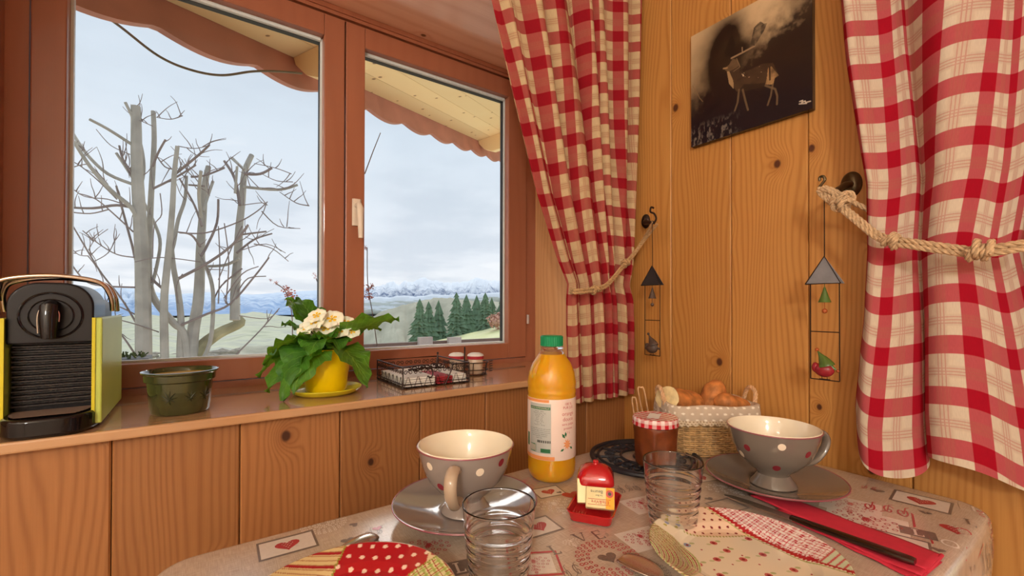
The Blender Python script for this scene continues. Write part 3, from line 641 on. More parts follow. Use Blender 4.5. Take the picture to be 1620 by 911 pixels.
# porch roof over the window: a sloping soffit of boards, a rafter pair, the scalloped fascia
PR = thing('porch_roof', (0, 1.6, 2.3), 'overhanging porch roof of pale pine boards with red scalloped edge', 'roof')
vd = ray(1033, 347).normalized(); P0 = CAM+ray(577, 142)*2.35
inn = Vector((.45, -.80, .16)).normalized(); inn = (inn-vd*inn.dot(vd)).normalized()   # towards the house, square to the boards
nrm = vd.cross(inn).normalized();
if nrm.z < 0: nrm = -nrm
def roofpt(s_, t_, h_=0): return P0+vd*s_+inn*t_+nrm*h_-PR.location
def on_roof(px, py, h=0.):          # where the pixel's line of sight meets the soffit
    d = ray(px, py); q = P0+nrm*h; t = (q-CAM).dot(nrm)/d.dot(nrm); p = CAM+d*t-P0; return p.dot(vd), p.dot(inn)
t1 = on_roof(577, 85)[1]; t2 = on_roof(577, 117)[1]
bw = abs(t1-t2)*1.0; print('roof board', bw, t1, t2, on_roof(735, 213), on_roof(480, 95), on_roof(250, 0), on_roof(797, 183))
sA, sB = -3.2, 3.4
for k in range(10):
    b = MB(); y0 = k*bw+.001; y1 = (k+1)*bw-.001
    for q in range(1):
        vs = [roofpt(a, c, h) for h in (0, .02) for a, c in ((sA, y0), (sB, y0), (sB, y1), (sA, y1))]
        b.add(vs, [(0, 3, 2, 1), (4, 5, 6, 7), (0, 1, 5, 4), (1, 2, 6, 5), (2, 3, 7, 6), (3, 0, 4, 7)])
    b.build('plank', 'porch', PR, smooth=False)
b = MB(); b.add([roofpt(a, c, h) for h in (.021, .06) for a, c in ((sA, -.05), (sB, -.05), (sB, bw*10), (sA, bw*10))], [(0, 3, 2, 1), (4, 5, 6, 7), (0, 1, 5, 4), (1, 2, 6, 5), (2, 3, 7, 6), (3, 0, 4, 7)]); b.build('roof_deck', 'darkwood', PR, smooth=False)
b = MB(); n = 260; per = .36; vs = []
for i in range(n+1):
    s_ = lerp(sA, sB, i/n); f = (s_/per) % 1; dz = .098+.034*math.sin(PI*f)**.9
    for y_ in (-.022, 0): vs += [roofpt(s_, y_, .02), roofpt(s_, y_, -dz)]
fs = []
for i in range(n):
    a = i*4; c = a+4; fs += [(a, a+1, c+1, c), (a+2, c+2, c+3, a+3), (a+1, a+3, c+3, c+1), (a, c, c+2, a+2)]
b.add(vs, fs); b.build('fascia', 'fascia', PR, smooth=False, label=None) if 0 else b.build('fascia', 'fascia', PR, smooth=False)
for px, py in ((462, 92), (752, 224)):
    s_, _t = on_roof(px, py); b = MB()
    pr = [(-.002, 0), (-.002, -.03), (.035, -.085), (.10, -.12), (1.2, -.12), (1.2, 0)]
    vs = [roofpt(s_+q, .004+t_, h_-.001) for q in (0, .09) for t_, h_ in pr]; m_ = len(pr)
    b.add(vs, [tuple(range(m_)), tuple(range(2*m_-1, m_-1, -1))]+[(i, m_+i, m_+(i+1) % m_, (i+1) % m_) for i in range(m_)]); b.build('rafter', 'porch', PR, smooth=False)
# cable
b = MB(); b.tube(spline([hy(x, y, 1.75)-Vector((0, 1.75, 2.2)) for x, y in ((100, -28), (132, 0), (190, 42), (250, 88), (300, 110), (350, 119), (400, 113), (440, 113), (478, 116))], 8), .004, 8)
o = b.build('cable', mat('olive_cable', S(132, 122, 100), .6, noise=.08), None); o.location = (0, 1.75, 2.2); tag(o, 'slack olive cable hanging from the porch roof outside', 'cable')
# rail outside, low box, dried flowers, twig
t = thing('terrace_railing', (1.2, 2.6, .5), 'weathered grey wooden rail with pale posts outside right pane', 'railing')
A = hy(560, 544, 2.6)-t.location; B = hy(830, 530, 2.6)-t.location
b = MB(); b.box((A.x, -.02, A.z-.06), (B.x, .02, A.z-.005)); b.build('rail', 'darkwood', t, smooth=False)
for px in (672, 718):
    q = hy(px, 536, 2.57)-t.location; b = MB(); b.box((q.x-.045, -.05, -2.2), (q.x+.045, -.021, q.z+.012)); b.build('post', 'greywood', t, smooth=False)
q = hy(193, 566, 1.45); t = thing('planter_box', (q.x, q.y, q.z), 'low dark planter box outside, just right of the coffee machine', 'planter')
b = MB(); b.box((-.06, -.05, -.3), (.055, .05, .0)); b.build('box', mat('dark_grey_box', S(96, 100, 106), .6, noise=.15), t, smooth=False)
b = MB()
for i in range(60):
    p = Vector((random.uniform(-.05, .045), random.uniform(-.04, .04), 0)); b.tube([p, p+Vector((random.uniform(-.01, .01), 0, random.uniform(.004, .014)))], .0015, 4)
tag(b.build('plant_tops', 'orn_green', t), kind='stuff')
t = thing('window_box', (.25, 1.30, .70), 'low flower box fixed outside below the window', 'planter')
b = MB(); b.box((-.35, -.128, 0), (.45, .12, .17)); b.build('box', 'greywood', t, smooth=False); b = MB(); b.box((-.33, -.11, .165), (.43, .10, .176)); b.build('soil', 'soil', t, smooth=False)
def sprig(pts, Y, lab, blooms, n=40, seed=1):
    rnd = random.Random(seed); P = [hy(x, y, Y) for x, y in pts]; P = spline([Vector((P[0].x, Y, .8765))]+P[1:], 8); o_ = P[0].copy(); t = thing('dried_flower_stem', o_, lab, 'flower', group='dried flowers outside the window')
    b = MB(); b.tube([p-o_ for p in P], .0014, 5); b.build('stem', 'bark_d', t); b = MB()
    for (x, y, r) in blooms:
        c = hy(x, y, Y)-o_; R = r/FPX*Y*1.15
        for i in range(n):
            d = Vector((rnd.gauss(0, 1), rnd.gauss(0, 1), rnd.gauss(0, 1))).normalized(); p = c+d*R*rnd.random(); b.ball(p, R*.16, 6, (1, 1, .6))
    b.build('blossom', 'pinkflower', t, smooth=False); return t
sprig([(462, 560), (462, 500), (452, 462), (436, 448)], 1.35, 'pink dried flower head outside, above the left primrose leaf', [(458, 466, 9), (463, 478, 8), (452, 457, 6), (437, 447, 3), (428, 443, 2)], 46, 1)
sprig([(600, 560), (590, 500), (582, 450), (581, 392)], 1.35, 'pink dried flower stem outside, just right of the window mullion', [(582, 458, 8), (584, 470, 7), (579, 392, 3.5), (588, 452, 5)], 40, 2)
sprig([(520, 560), (512, 480), (500, 440)], 1.35, 'small dark dried flower outside, just left of the window mullion', [(500, 437, 4), (496, 433, 3)], 14, 3)
b = MB(); b.tube([hy(577, 275, 2.2)-Vector((0, 2.2, 1.6)), hy(590, 240, 2.2)-Vector((0, 2.2, 1.6)), hy(602, 210, 2.2)-Vector((0, 2.2, 1.6))], [.003, .0025, .002], 6); o = b.build('twig', 'bark_d', None); o.location = (0, 2.2, 1.6); tag(o, 'thin upright twig outside, behind the right pane near the mullion', 'twig')
# sky lamps inside
for i, (p, e_, r_) in enumerate(LAMPS):
    t = thing('ceiling_lamp', p, ('globe ceiling lamp nearer the window' if i == 0 else 'globe ceiling lamp at the back of the room'), 'lamp')
    b = MB(); b.lathe([(.05, .18), (.05, .15), (.012, .14), (.012, .09)], 16); b.build('fitting', 'chrome', t); b = MB(); b.ball((0, 0, 0), .09, 20); b.build('lamp_shade', 'lamp_shade', t)
    L = bpy.data.lights.new('lamp_light', 'POINT'); L.energy = e_; L.shadow_soft_size = r_; L.color = (1, .96, .90); lo = bpy.data.objects.new('lamp_light', L); C.objects.link(lo); lo.parent = t; lo.location = (0, 0, -.28)

# ================================================================== ON THE SILL
# coffee machine
cm = thing('coffee_machine', (-.164, .93, ZS), 'black capsule coffee machine with lime green side panels on left of sill', 'coffee machine')
ox, oy = -.164, .93
def arch(w, h, r, n=10, z0=0.):     # outline in x,z, rounded on top
    p = [(-w, z0), (w, z0)]
    for i in range(n+1): a = PI/2*i/n; p.append((w-r+r*math.cos(a), h-r+r*math.sin(a)))
    for i in range(n+1): a = PI/2+PI/2*i/n; p.append((-w+r+r*math.cos(a), h-r+r*math.sin(a)))
    return p
def xz_prism(b, poly, y0, y1): n = len(poly); return b.add([(x, y, z) for y in (y0, y1) for x, z in poly], [tuple(range(n)), tuple(range(2*n-1, n-1, -1))]+[(i, n+i, n+(i+1) % n, (i+1) % n) for i in range(n)])
b = MB(); xz_prism(b, arch(.0425, .203, .032, 12, .12), -.075, .02); xz_prism(b, arch(.041, .125, .002, 2, .02), -.055, .02); o = b.build('body', 'black', cm); md = o.modifiers.new('bevel', 'BEVEL'); md.width = .003; md.segments = 3; md.limit_method = 'ANGLE'; md.angle_limit = .9
b = MB(); xz_prism(b, arch(.036, .185, .02, 6, .012), .02, .135); b.build('water_tank', 'black_matte', cm)
for s_ in (-1, 1):
    b = MB(); x0 = s_*.0435; x1 = s_*.0525; b.box((min(x0, x1), -.082, .006), (max(x0, x1), .115, .155)); o = b.build('side_panel', 'lime', cm, smooth=False); o['label'] = 'lime green side panel'
    md = o.modifiers.new('bevel', 'BEVEL'); md.width = .002; md.segments = 2
    b = MB(); b.box((s_*.0435-.0018, -.0835, .006), (s_*.0435+.0018, -.081, .155)); b.build('panel_edge', 'yellow_green', cm, smooth=False)
# raised ring, capsule outlet
b = MB(); rings = [(.031, -.0755), (.0325, -.077), (.034, -.0755)]
b.tube([(.031*math.cos(a), -.0755, .158+.031*math.sin(a)) for a in np.linspace(0, TAU, 40)[:-1]], .0016, 6, closed=True); b.tube([(.022*math.cos(a), -.0755, .158+.022*math.sin(a)) for a in np.linspace(0, TAU, 36)[:-1]], .001, 6, closed=True); b.build('ring', 'gloss_black', cm)
b = MB(); b.tube([(.0, -.076, .17), (.0, -.084, .168), (.0, -.088, .155), (.0, -.088, .128)], [.010, .011, .010, .008], 14); b.build('coffee_outlet', 'gloss_black', cm)
b = MB(); b.tube(spline([(-.0095, -.089, .135), (-.010, -.089, .158), (-.005, -.090, .170), (.003, -.090, .171), (.0095, -.089, .162), (.0095, -.089, .15)], 5), .0012, 6); b.build('outlet_trim', 'chrome', cm)
for k in range(13):
    b = MB(); z = .116-.0067*k; b.add([(x, y, z_) for x in (-.0405, .0405) for y, z_ in ((-.0545, z-.0026), (-.0605, z-.0012), (-.0605, z+.0008), (-.0545, z+.0022))], [(0, 1, 2, 3), (7, 6, 5, 4), (0, 4, 5, 1), (1, 5, 6, 2), (2, 6, 7, 3)]); b.build('rib', 'black_matte', cm, smooth=False)
b = MB(); tr = [(-.048, .03), (.048, .03)]+[(.048*math.cos(a)**.6 if math.cos(a) > 0 else -.048*abs(math.cos(a))**.6, -.062-.052*math.sin(a)) for a in np.linspace(0, PI, 24)]
b.prism(tr[::-1] if 0 else tr, 0.001, .026); o = b.build('drip_tray', 'gloss_black', cm); md = o.modifiers.new('bevel', 'BEVEL'); md.width = .004; md.segments = 3; md.limit_method = 'ANGLE'
for k in range(9):
    y = -.100+.0052*k; w = .040*math.sqrt(max(.1, 1-max(0, (-y-.062)/.056)**2)); b = MB(); b.tube([(-w, y, .0275), (w, y, .0275)], .0013, 6); b.build('grill_bar', 'gun', cm)
b = MB(); hp = spline([(-.058, -.06, .165), (-.057, -.068, .19), (-.045, -.072, .206), (0, -.074, .2125), (.045, -.072, .206), (.058, -.066, .188), (.060, -.055, .165)], 8); b.tube(hp, .0032, 10); b.tube([p+Vector((0, .045, -.001)) for p in hp], .0032, 10)
b.grid(lambda u, v: tuple(hp[4+int(u*(len(hp)-9))]+Vector((0, v*.045, .0015))), len(hp)-9, 2); b.build('handle', 'chrome', cm)

# green ramekin
gc = hz(288, 581, .938); gc = Vector((gc.x, .902, ZS+.0006)); rk = thing('ramekin', gc, 'dark green glazed ceramic pot with branch relief on sill', 'pot')
gp = [(.0, .0), (.037, .0), (.0395, .003), (.0425, .035), (.044, .050), (.0475, .052), (.0478, .056), (.0482, .062), (.0512, .0645), (.0515, .067), (.049, .0675), (.046, .064), (.0435, .05), (.041, .012), (.036, .006), (0, .006)]
b = MB(); b.lathe(gp, 64); o = b.build('pot', mat('olive_glaze', S(60, 64, 36), .1, coat=.8, noise=.25, nscale=35), rk)
b = MB(); b.lathe([(0, .050), (.0425, .050), (.0452, .060), (0, .0605)], 48); b.build('filling', mat('golden_wax', S(196, 150, 60), .25, noise=.15, nscale=60), rk)
b = MB()
for c_, s_ in ((-1.9, 1.), (-1.25, .8), (-.7, 1.)):
    for k in range(9):
        a = TAU*k/9; P = []
        for t in np.linspace(0, 1, 5): th = c_+math.cos(a)*t*.26*s_; z = .026+math.sin(a)*t*.011*s_+.003*t; r = np.interp(z, [.003, .035, .05], [.0395, .0425, .044])+.0003; P.append((r*math.cos(th), r*math.sin(th), z))
        b.tube(P, [.0004, .0009, .0010, .0007, .0003], 5)
b.build('relief', mat('dark_olive_relief', S(44, 50, 30), .15, coat=.5, noise=.1), rk)

# primrose
pc_ = hz(516, 614, .882); pc_.z = ZS+.0005
pm = thing('potted_primrose', pc_, 'cream flowering primrose in a yellow pot on a round yellow saucer', 'potted plant')
b = MB(); b.lathe([(0, 0), (.052, 0), (.060, .004), (.0665, .0105), (.0665, .012), (.064, .012), (.057, .006), (.05, .0045), (0, .0045)], 64); b.build('saucer', 'yellow_green', pm)
b = MB(); b.lathe([(0, .005), (.036, .005), (.0375, .007), (.046, .078), (.0478, .079), (.048, .086), (.0465, .088), (.0445, .086), (.043, .078), (0, .078)], 64); b.build('pot', 'yellow', pm)
b = MB(); b.lathe([(.0435, .0785), (.03, .083), (0, .085)], 32); b.build('soil', 'soil', pm)
rl = random.Random(12)
fwd = _F; rgt = _R
def leaf(az, L, W, rise, droop, roll_=0., seed=0, base=.004):
    W *= 1.22; L *= 1.04
    rr = random.Random(seed); d = rgt*math.cos(az)+fwd*math.sin(az); side = Vector((-d.y, d.x, 0)); b = MB(); n = 18; ph = rr.uniform(0, 6)
    def cen(t):
        return d*(base+L*(t*.96-(t*t*.10)*droop))+Vector((0, 0, .088+rise*L*t*1.15-droop*L*t*t*1.05))
    def f(u, v):
        t = v; w = W*(math.sin(PI*min(1, t*.97+.03)**.62))**.8*(.28+.72*min(1, t*1.9)); q = (u-.5)*2
        c = cen(t); cup = .22*w*abs(q)**1.3; rf = .0055*math.sin(t*24+ph+q*2)*abs(q)**2+.0018*math.sin(t*44+q*7)
        tang = (cen(min(1, t+.02))-cen(max(0, t-.02))).normalized(); nn = tang.cross(side).normalized()
        if nn.z < 0: nn = -nn
        sd = side*math.cos(roll_)+nn*math.sin(roll_)
        e = w*q*(1+.035*math.sin(t*60)*abs(q))
        return tuple(c+sd*e+nn*(cup+rf))
    b.grid(f, 10, n, uv=lambda u, v: (u, v)); b.build('leaf', 'leaf', pm, auto=False)
LV = [(PI-.1, .13, .042, .42, .62), (PI+.3, .125, .044, .22, .62), (PI-.5, .13, .034, 1.05, .45), (PI+.7, .11, .042, .12, .75), (-.1, .15, .034, .62, .32), (-.5, .12, .042, .30, .85), (-2.05, .105, .042, .45, 1.25), (-2.5, .115, .040, .50, .75),
      (-1.5, .088, .036, .75, .9), (2.5, .115, .032, 1.15, .45), (2.0, .11, .032, .85, .5), (1.2, .11, .036, .7, .5), (.5, .11, .034, .8, .6), (PI+.1, .085, .032, .85, .4), (-.9, .085, .034, .75, .8), (-1.15, .07, .03, .95, .7), (-1.8, .10, .046, .42, 1.15), (PI+.5, .10, .040, .6, .8)]
for i, (a, L, W, ri, dr) in enumerate(LV): leaf(a, L, W, ri, dr, rl.uniform(-.35, .35), i)
def flower(c, up, R, seed):
    rr = random.Random(seed); up = up.normalized(); u = up.cross(Vector((0, 0, 1)) if abs(up.z) < .9 else Vector((1, 0, 0))).normalized(); w = up.cross(u); b = MB(); b2 = MB(); o_ = c
    for k in range(5):
        a = TAU*k/5+rr.uniform(-.1, .1); d = u*math.cos(a)+w*math.sin(a); s_ = up.cross(d)
        b.grid(lambda p, q: tuple(o_+d*R*(.1+.95*q)+s_*R*(p-.5)*1.5*math.sin(PI*min(1, q*.75+.12))+up*(R*.35*q*(1-q)+.12*R*math.sin(p*7+k)*q)), 5, 6)
    ob = b.build('flower', 'petal', pm, auto=False)
    for k in range(5):
        a = TAU*k/5; d = u*math.cos(a)+w*math.sin(a); s_ = up.cross(d); b2.add([o_+up*.0016, o_+up*.0018+d*R*.38+s_*R*.16, o_+up*.002+d*R*.5, o_+up*.0018+d*R*.38-s_*R*.16], [(0, 1, 2, 3)])
    e = b2.build('flower_eye', 'petal_eye', ob, smooth=False)
for i, (x, y, R) in enumerate([(-.012, .108, .021), (.012, .112, .021), (.030, .104, .018), (-.024, .098, .019), (.002, .096, .02), (.040, .090, .015), (-.008, .118, .017), (.024, .092, .017), (-.016, .088, .016)]):
    c = rgt*(x*1.2+.006)+fwd*(-.035+.012*(i % 3))+Vector((0, 0, y*1.12+.021)); b = MB()
    flower(c, -fwd*.8+Vector((0, 0, .75))+rgt*(x*12), R, i); b.tube(spline([Vector((0, 0, .085)), c*.5+Vector((0, 0, .045)), c-Vector((0, 0, .001))], 4), .0012, 6); b.build('flower_stem', 'orn_green', pm)

# wire basket of napkins
wb = thing('wire_basket', (.421, .953, ZS), 'square dark scrolled wire basket of paper napkins on sill', 'basket')
hx_, hy_, hb = .078, .080, .045; b = MB(); cr = [(-hx_, -hy_), (hx_, -hy_), (hx_, hy_), (-hx_, hy_)]
for z in (.0015, .0095): b.tube([(x, y, z) for x, y in cr], .0013, 6, closed=True)
b.tube([(x, y, hb) for x, y in cr[1:]+cr[:1]], .0016, 6)
for x, y in cr: b.tube([(x, y, .001), (x, y, hb)], .0014, 6)
for k in range(-3, 4): b.tube([(hx_*k/3.5, -hy_, .0015), (hx_*k/3.5, hy_, .0015)], .001, 5)
b.tube(spline([(-hx_, -hy_, hb), (-hx_*.35, -hy_, hb+.002), (-.012, -hy_, hb-.010), (-.014, -hy_, hb-.024), (-.024, -hy_, hb-.022)], 6), .0014, 6); b.tube(spline([(hx_, -hy_, hb), (hx_*.5, -hy_, hb), (.036, -hy_, hb-.004), (.03, -hy_, hb-.02), (.018, -hy_, .002)], 6), .0014, 6)
b.build('frame', 'iron', wb)
def scroll(b, c, R, u, w, turns=1.3, r=.0009, flip=1, a0=0):
    b.tube([Vector(c)+(Vector(u)*math.cos(a0+flip*a)+Vector(w)*math.sin(a0+flip*a))*R*(1-.75*a/(TAU*turns)) for a in np.linspace(0, TAU*turns, 16)], r, 4)
b = MB()
for (p, q) in ((cr[0], cr[1]), (cr[1], cr[2]), (cr[2], cr[3]), (cr[3], cr[0])):
    d = Vector((q[0]-p[0], q[1]-p[1], 0)); n = 7; u = d.normalized(); w = Vector((0, 0, 1))
    for k in range(n):
        c = Vector((p[0], p[1], 0))+d*((k+.5)/n); e = d.length/n/2
        b.tube([c-u*e*.8+w*.002, c-u*.001+w*(hb*.55)], .0007, 4); b.tube([c+u*e*.8+w*.002, c+u*.001+w*(hb*.55)], .0007, 4)
        scroll(b, c+w*(hb*.76)-u*e*.45, e*.45, u, w, 1.2, .0008, 1); scroll(b, c+w*(hb*.76)+u*e*.45, e*.45, u, w, 1.2, .0008, -1, PI)
tag(b.build('scrollwork', 'iron', wb), kind='stuff')
b = MB(); c = Vector((.0, -.03, .034))
for k in range(5): scroll(b, c+Vector((-.03+.015*k, .0, .001*k)), .010, Vector((1, 0, 0)), Vector((0, .5, .6)), 1.4, .0016, 1 if k % 2 else -1)
b.tube(spline([c+Vector((-.05, -.01, 0)), c, c+Vector((.045, .01, -.004))], 6), .002, 6); b.tube([c+Vector((.025, .01, 0)), c+Vector((.03, .012, .028))], .0014, 6); b.ball(c+Vector((.03, .012, .03)), .0028, 8); b.build('napkin_weight', 'iron', wb)
for i, (x0, x1, y0, y1, z0, z1, m_, nm, lb) in enumerate([(-.072, -.002, -.074, .074, .003, .022, 'white_cloth', 'paper_napkin', 'white folded paper napkins in left half of the wire basket'), (.002, .04, -.074, .03, .003, .019, 'wine_napkin', 'paper_napkin', 'dark red folded napkin at front of the wire basket'), (.0415, .0745, -.074, .03, .003, .021, 'white_cloth', 'paper_napkin', 'small pale napkin right of the red one in the wire basket'), (.002, .0745, .032, .074, .003, .026, 'white_cloth', 'paper_napkin', 'white napkins at back right corner of the wire basket')]):
    t = thing(nm, wb.location+Vector(((x0+x1)/2, (y0+y1)/2, z0)), lb, 'napkin', group='napkins in the wire basket'); n = 4
    for k in range(n):
        b = MB(); h = (z1-z0)/n; j = random.uniform(-.0008, .0008); b.box((-(x1-x0)/2+abs(j), -(y1-y0)/2+abs(j), h*k+.0002), ((x1-x0)/2-abs(j), (y1-y0)/2-abs(j)*2, h*(k+1)-.0005)); o = b.build('layer', m_, t, smooth=False); md = o.modifiers.new('bevel', 'BEVEL'); md.width = .0012; md.segments = 2

# condiment caddy
c1 = Vector((.552, .981, ZS)); cc = thing('condiment_caddy', c1, 'wire caddy with tall centre rod holding two little pots on sill', 'caddy')
ud = Vector((.80, -.6, 0)); un = Vector((.6, .8, 0)); b = MB()
for z, k_ in ((.002, 1.), (.014, 1.04), (.032, 1.08)): b.tube([ud*(.052*k_*math.cos(a))+un*(.030*k_*math.sin(a))+Vector((0, 0, z)) for a in np.linspace(0, TAU, 40)[:-1]], .0012, 6, closed=True)
for k in range(8): a = TAU*(k+.5)/8; b.tube([ud*(.052*math.cos(a))+un*(.030*math.sin(a))+Vector((0, 0, .002)), ud*(.056*math.cos(a))+un*(.0325*math.sin(a))+Vector((0, 0, .032))], .001, 6)
b.tube([ud*-.052+Vector((0, 0, .002)), ud*.052+Vector((0, 0, .002))], .001, 5); b.build('frame', 'iron', cc)
b = MB(); b.tube(spline([un*-.031+Vector((0, 0, .002)), un*-.032+Vector((0, 0, .04)), un*-.03+Vector((0, 0, .068)), un*-.028+Vector((0, 0, .07)), un*-.026+Vector((0, 0, .066)), un*-.027+Vector((0, 0, .05))], 5), .0018, 8); b.build('carrying_rod', 'iron', cc)
b = MB()
for k in range(5): b.tube(spline([ud*.058+Vector((0, 0, .008+.006*k)), ud*.066+un*.006+Vector((0, 0, .010+.006*k)), ud*.066-un*.006+Vector((0, 0, .012+.006*k)), ud*.058-un*.004+Vector((0, 0, .012+.006*k))], 4), .0009, 5)
b.build('side_coil', 'iron', cc)
for i, s_ in enumerate((-1, 1)):
    t = thing('condiment_pot', c1+ud*(.0235*s_)+Vector((0, 0, .0034)), ('cream pot with cloth lid, left one in the wire caddy', 'cream pot with cloth lid, right one in the wire caddy')[i], 'pot', group='pots in the caddy')
    b = MB(); b.lathe([(0, 0), (.0165, 0), (.018, .002), (.0195, .034), (.0175, .038), (0, .038)], 32); b.build('pot', mat('cream_pot', S(206, 184, 160), .3, noise=.08, nscale=40), t)
    b = MB(); b.lathe([(.0195, .036), (.0215, .037), (.021, .044), (.019, .0445)], 32); b.build('lid_band', 'wine_napkin', t)
    b = MB(); b.lathe([(.0212, .044), (.019, .048), (.012, .0512), (0, .0525)], 32); b.build('lid_top', 'white_cloth', t)

# ================================================================== CURTAINS, ROPES, WALL THINGS
def curtain(name, label, m, edges, n_f, W, amp, axis, off, zb, z_top, seed, nu=260, nv=150, hem=None, ph0=0., uvoff=0.):
    """edges(z) -> (a,b) along the wall; folds n_f; sewn panel W wide"""
    rnd = random.Random(seed); phs = [rnd.uniform(-.6, .6) for _ in range(8)]; am = [rnd.uniform(.55, 1.1) for _ in range(40)]
    b = MB()
    def f(u, v):
        z = lerp(z_top, zb, v); a_, b_, k_, dz = edges(z)
        w_ = u+.028*math.sin(TAU*u*1.7+phs[0])+.02*math.sin(TAU*u*3.1+phs[1]+v*1.5)
        t = w_*n_f+ph0+.18*math.sin(v*3+u*5); i = int(t) % 40; fr = t-math.floor(t)
        A_ = lerp(am[i], am[(i+1) % 40], fr*fr*(3-2*fr))*amp*k_
        o_ = A_*math.sin(TAU*t)+.3*A_*math.sin(TAU*2*t+v*4+phs[2]); sway = .25*(b_-a_)/n_f*math.cos(TAU*t)*.7*k_**.3
        x = lerp(a_, b_, u)+sway*min(1, 6*u, 6*(1-u))
        zz = z+dz*u*0-(hem(u) if hem else 0)*max(0, (v-.5)*2)**2
        return (x, off+o_, zz) if axis == 'y' else (off+o_, x, zz)
    H = z_top-zb
    b.grid(f, nu, nv, uv=lambda u, v: (u*W+uvoff+.006*math.sin(9*v+u*4), -v*H+.004*math.sin(u*40)))
    o = bpy.data.objects.new(name, None)
    t = thing(name, (0, 0, 0), label, 'curtain'); return t, b, f
# corner curtain (left), hanging on the window wall
def eL(z):
    zs = [.82, .95, 1.06, 1.10, 1.16, 1.31, 1.5, 1.69, 1.88, 2.1]
    a = interp(z, zs, [.722, .716, .712, .714, .682, .620, .560, .505, .450, .40]); b_ = interp(z, zs, [.955, .955, .95, .935, .95, .955, .958, .96, .962, .965]); k = interp(z, [.8, 1.0, 1.1, 1.25, 1.6], [.75, .75, .55, .75, 1.0]); return a, b_, k, 0
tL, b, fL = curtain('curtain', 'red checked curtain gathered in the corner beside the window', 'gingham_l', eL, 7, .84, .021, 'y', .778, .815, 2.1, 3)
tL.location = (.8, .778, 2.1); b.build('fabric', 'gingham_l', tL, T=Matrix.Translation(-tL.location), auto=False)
def hemR(u): return .035*math.sin(u*9+.3)**2+.02*math.sin(u*23)
def eR(z):
    zs = [.75, .88, 1.03, 1.14, 1.25, 1.47, 1.6, 2.1]
    a = interp(z, zs, [.282, .284, .268, .262, .262, .290, .300, .33]); b_ = interp(z, zs, [-.24, -.22, -.16, -.12, -.16, -.26, -.3, -.36]); return a, b_, interp(z, [.7, 1.0, 1.13, 1.3, 1.7], [1., .8, .55, .85, 1.]), 0
tR, b, fR = curtain('curtain', 'large red checked curtain tied with hemp rope at right', 'gingham', eR, 5.3, 1.06, .031, 'x', .918, .818, 2.1, 8, nu=340, hem=hemR, ph0=.35, uvoff=.012)
tR.location = (.93, .0, 2.1); b.build('fabric', 'gingham', tR, T=Matrix.Translation(-tR.location), auto=False)
for nm, lb, A, B in (('curtain_rod', 'dark curtain rod above the window, holding the corner curtain', (.33, .80, 2.105), (.975, .80, 2.105)), ('curtain_rod', 'dark curtain rod over the right wall, holding the large curtain', (.935, .37, 2.105), (.935, -1.0, 2.105))):
    t = thing(nm, A, lb, 'curtain rod'); b = MB(); b.tube([(0, 0, 0), Vector(B)-Vector(A)], .008, 12); b.ball((0, 0, 0), .016, 12); b.build('rod', 'iron', t)
    b = MB(); q = (Vector(B)-Vector(A))*.05; wd = Vector((0, WY-.80, 0)) if A[0] != B[0] else Vector((WX-.935, 0, 0)); b.tube([q, q+wd], .006, 8); b.build('bracket', 'iron', t); b = MB(); b.tube([q*19, q*19+wd], .006, 8); b.build('bracket', 'iron', t)

def pts3(l): return [hit(x, y, ax, v) for x, y, ax, v in l]
def hook(name, label, disc, arm, curl, m='bronze'):
    t = thing(name, disc[0], label, 'hook'); o_ = disc[0]; b = MB()
    R = disc[1]; b.lathe([(R, 0), (R*.96, .003), (R*.7, .007), (R*.4, .009), (0, .010)], 28); o = b.build('wall_plate', m, t); o.matrix_parent_inverse = Matrix(); o.rotation_euler = (0, -PI/2, 0); o.scale = (1.2, .85, 1)
    b = MB(); P = spline([Vector(p)-o_ for p in arm], 6); b.tube(P, [lerp(.0075, .0035, i/(len(P)-1)) for i in range(len(P))], 10); b.build('arm', m, t)
    b = MB(); P = spline([Vector(p)-o_ for p in curl], 6); b.tube(P, .0024, 8); b.build('curl', m, t); return t
AX = .885
HR = hx(1303, 290, AX)
disc = hx(1347, 292, WX-.0005)
hook('curtain_hook', 'bronze wall hook with oval plate holding the right rope tieback', (disc, .020), [disc, hx(1338, 293, .955), hx(1326, 300, .93), hx(1312, 305, .905), hx(1298, 301, AX)],
     [hx(1298, 303, AX), hx(1296, 297, AX), hx(1301, 290, AX), hx(1305, 284, AX), hx(1302, 279, AX), hx(1297, 281, AX), hx(1297, 286, AX)])
AL = .90
dl = hx(1022, 350, WX-.0005)
hook('curtain_hook', 'small dark wall hook holding the rope of the corner curtain', (dl, .016), [dl, hx(1020, 352, .95), hx(1026, 352, .925), hx(1034, 352, AL)],
     [hx(1034, 354, AL), hx(1038, 346, AL), hx(1035, 338, AL), hx(1029, 335, AL), hx(1030, 328, AL), hx(1034, 329, AL)], 'iron')

# rope tiebacks
t = thing('rope_tieback', hx(1320, 310, .90), 'knotted hemp rope tying back the large right curtain', 'tieback'); o_ = t.location.copy()
b = MB()
main = [hx(1296, 300, .885), hx(1312, 314, .88), hx(1335, 330, .88), hx(1362, 352, .875), hx(1388, 372, .872), hx(1412, 380, .866), hx(1450, 386, .862), hx(1500, 393, .860), hx(1545, 398, .858), hx(1590, 392, .858), hx(1660, 380, .862)]
rope(b, [p+Vector((0, 0, .0030)) for p in main], .0043); rope(b, [p-Vector((0.001, 0, .0048)) for p in main], .0043)
rope(b, [hx(1302, 296, .885), hx(1320, 302, .888), hx(1345, 318, .90), hx(1370, 330, .91), hx(1395, 345, .92)], .0043)
rope(b, [hx(1294, 303, .882), hx(1310, 301, .878), hx(1326, 310, .878), hx(1342, 304, .88), hx(1350, 312, .885), hx(1335, 326, .88), hx(1322, 332, .878), hx(1318, 322, .874), hx(1335, 316, .872), hx(1352, 318, .874)], .0042)
P = [Vector(p)-o_ for p in []]
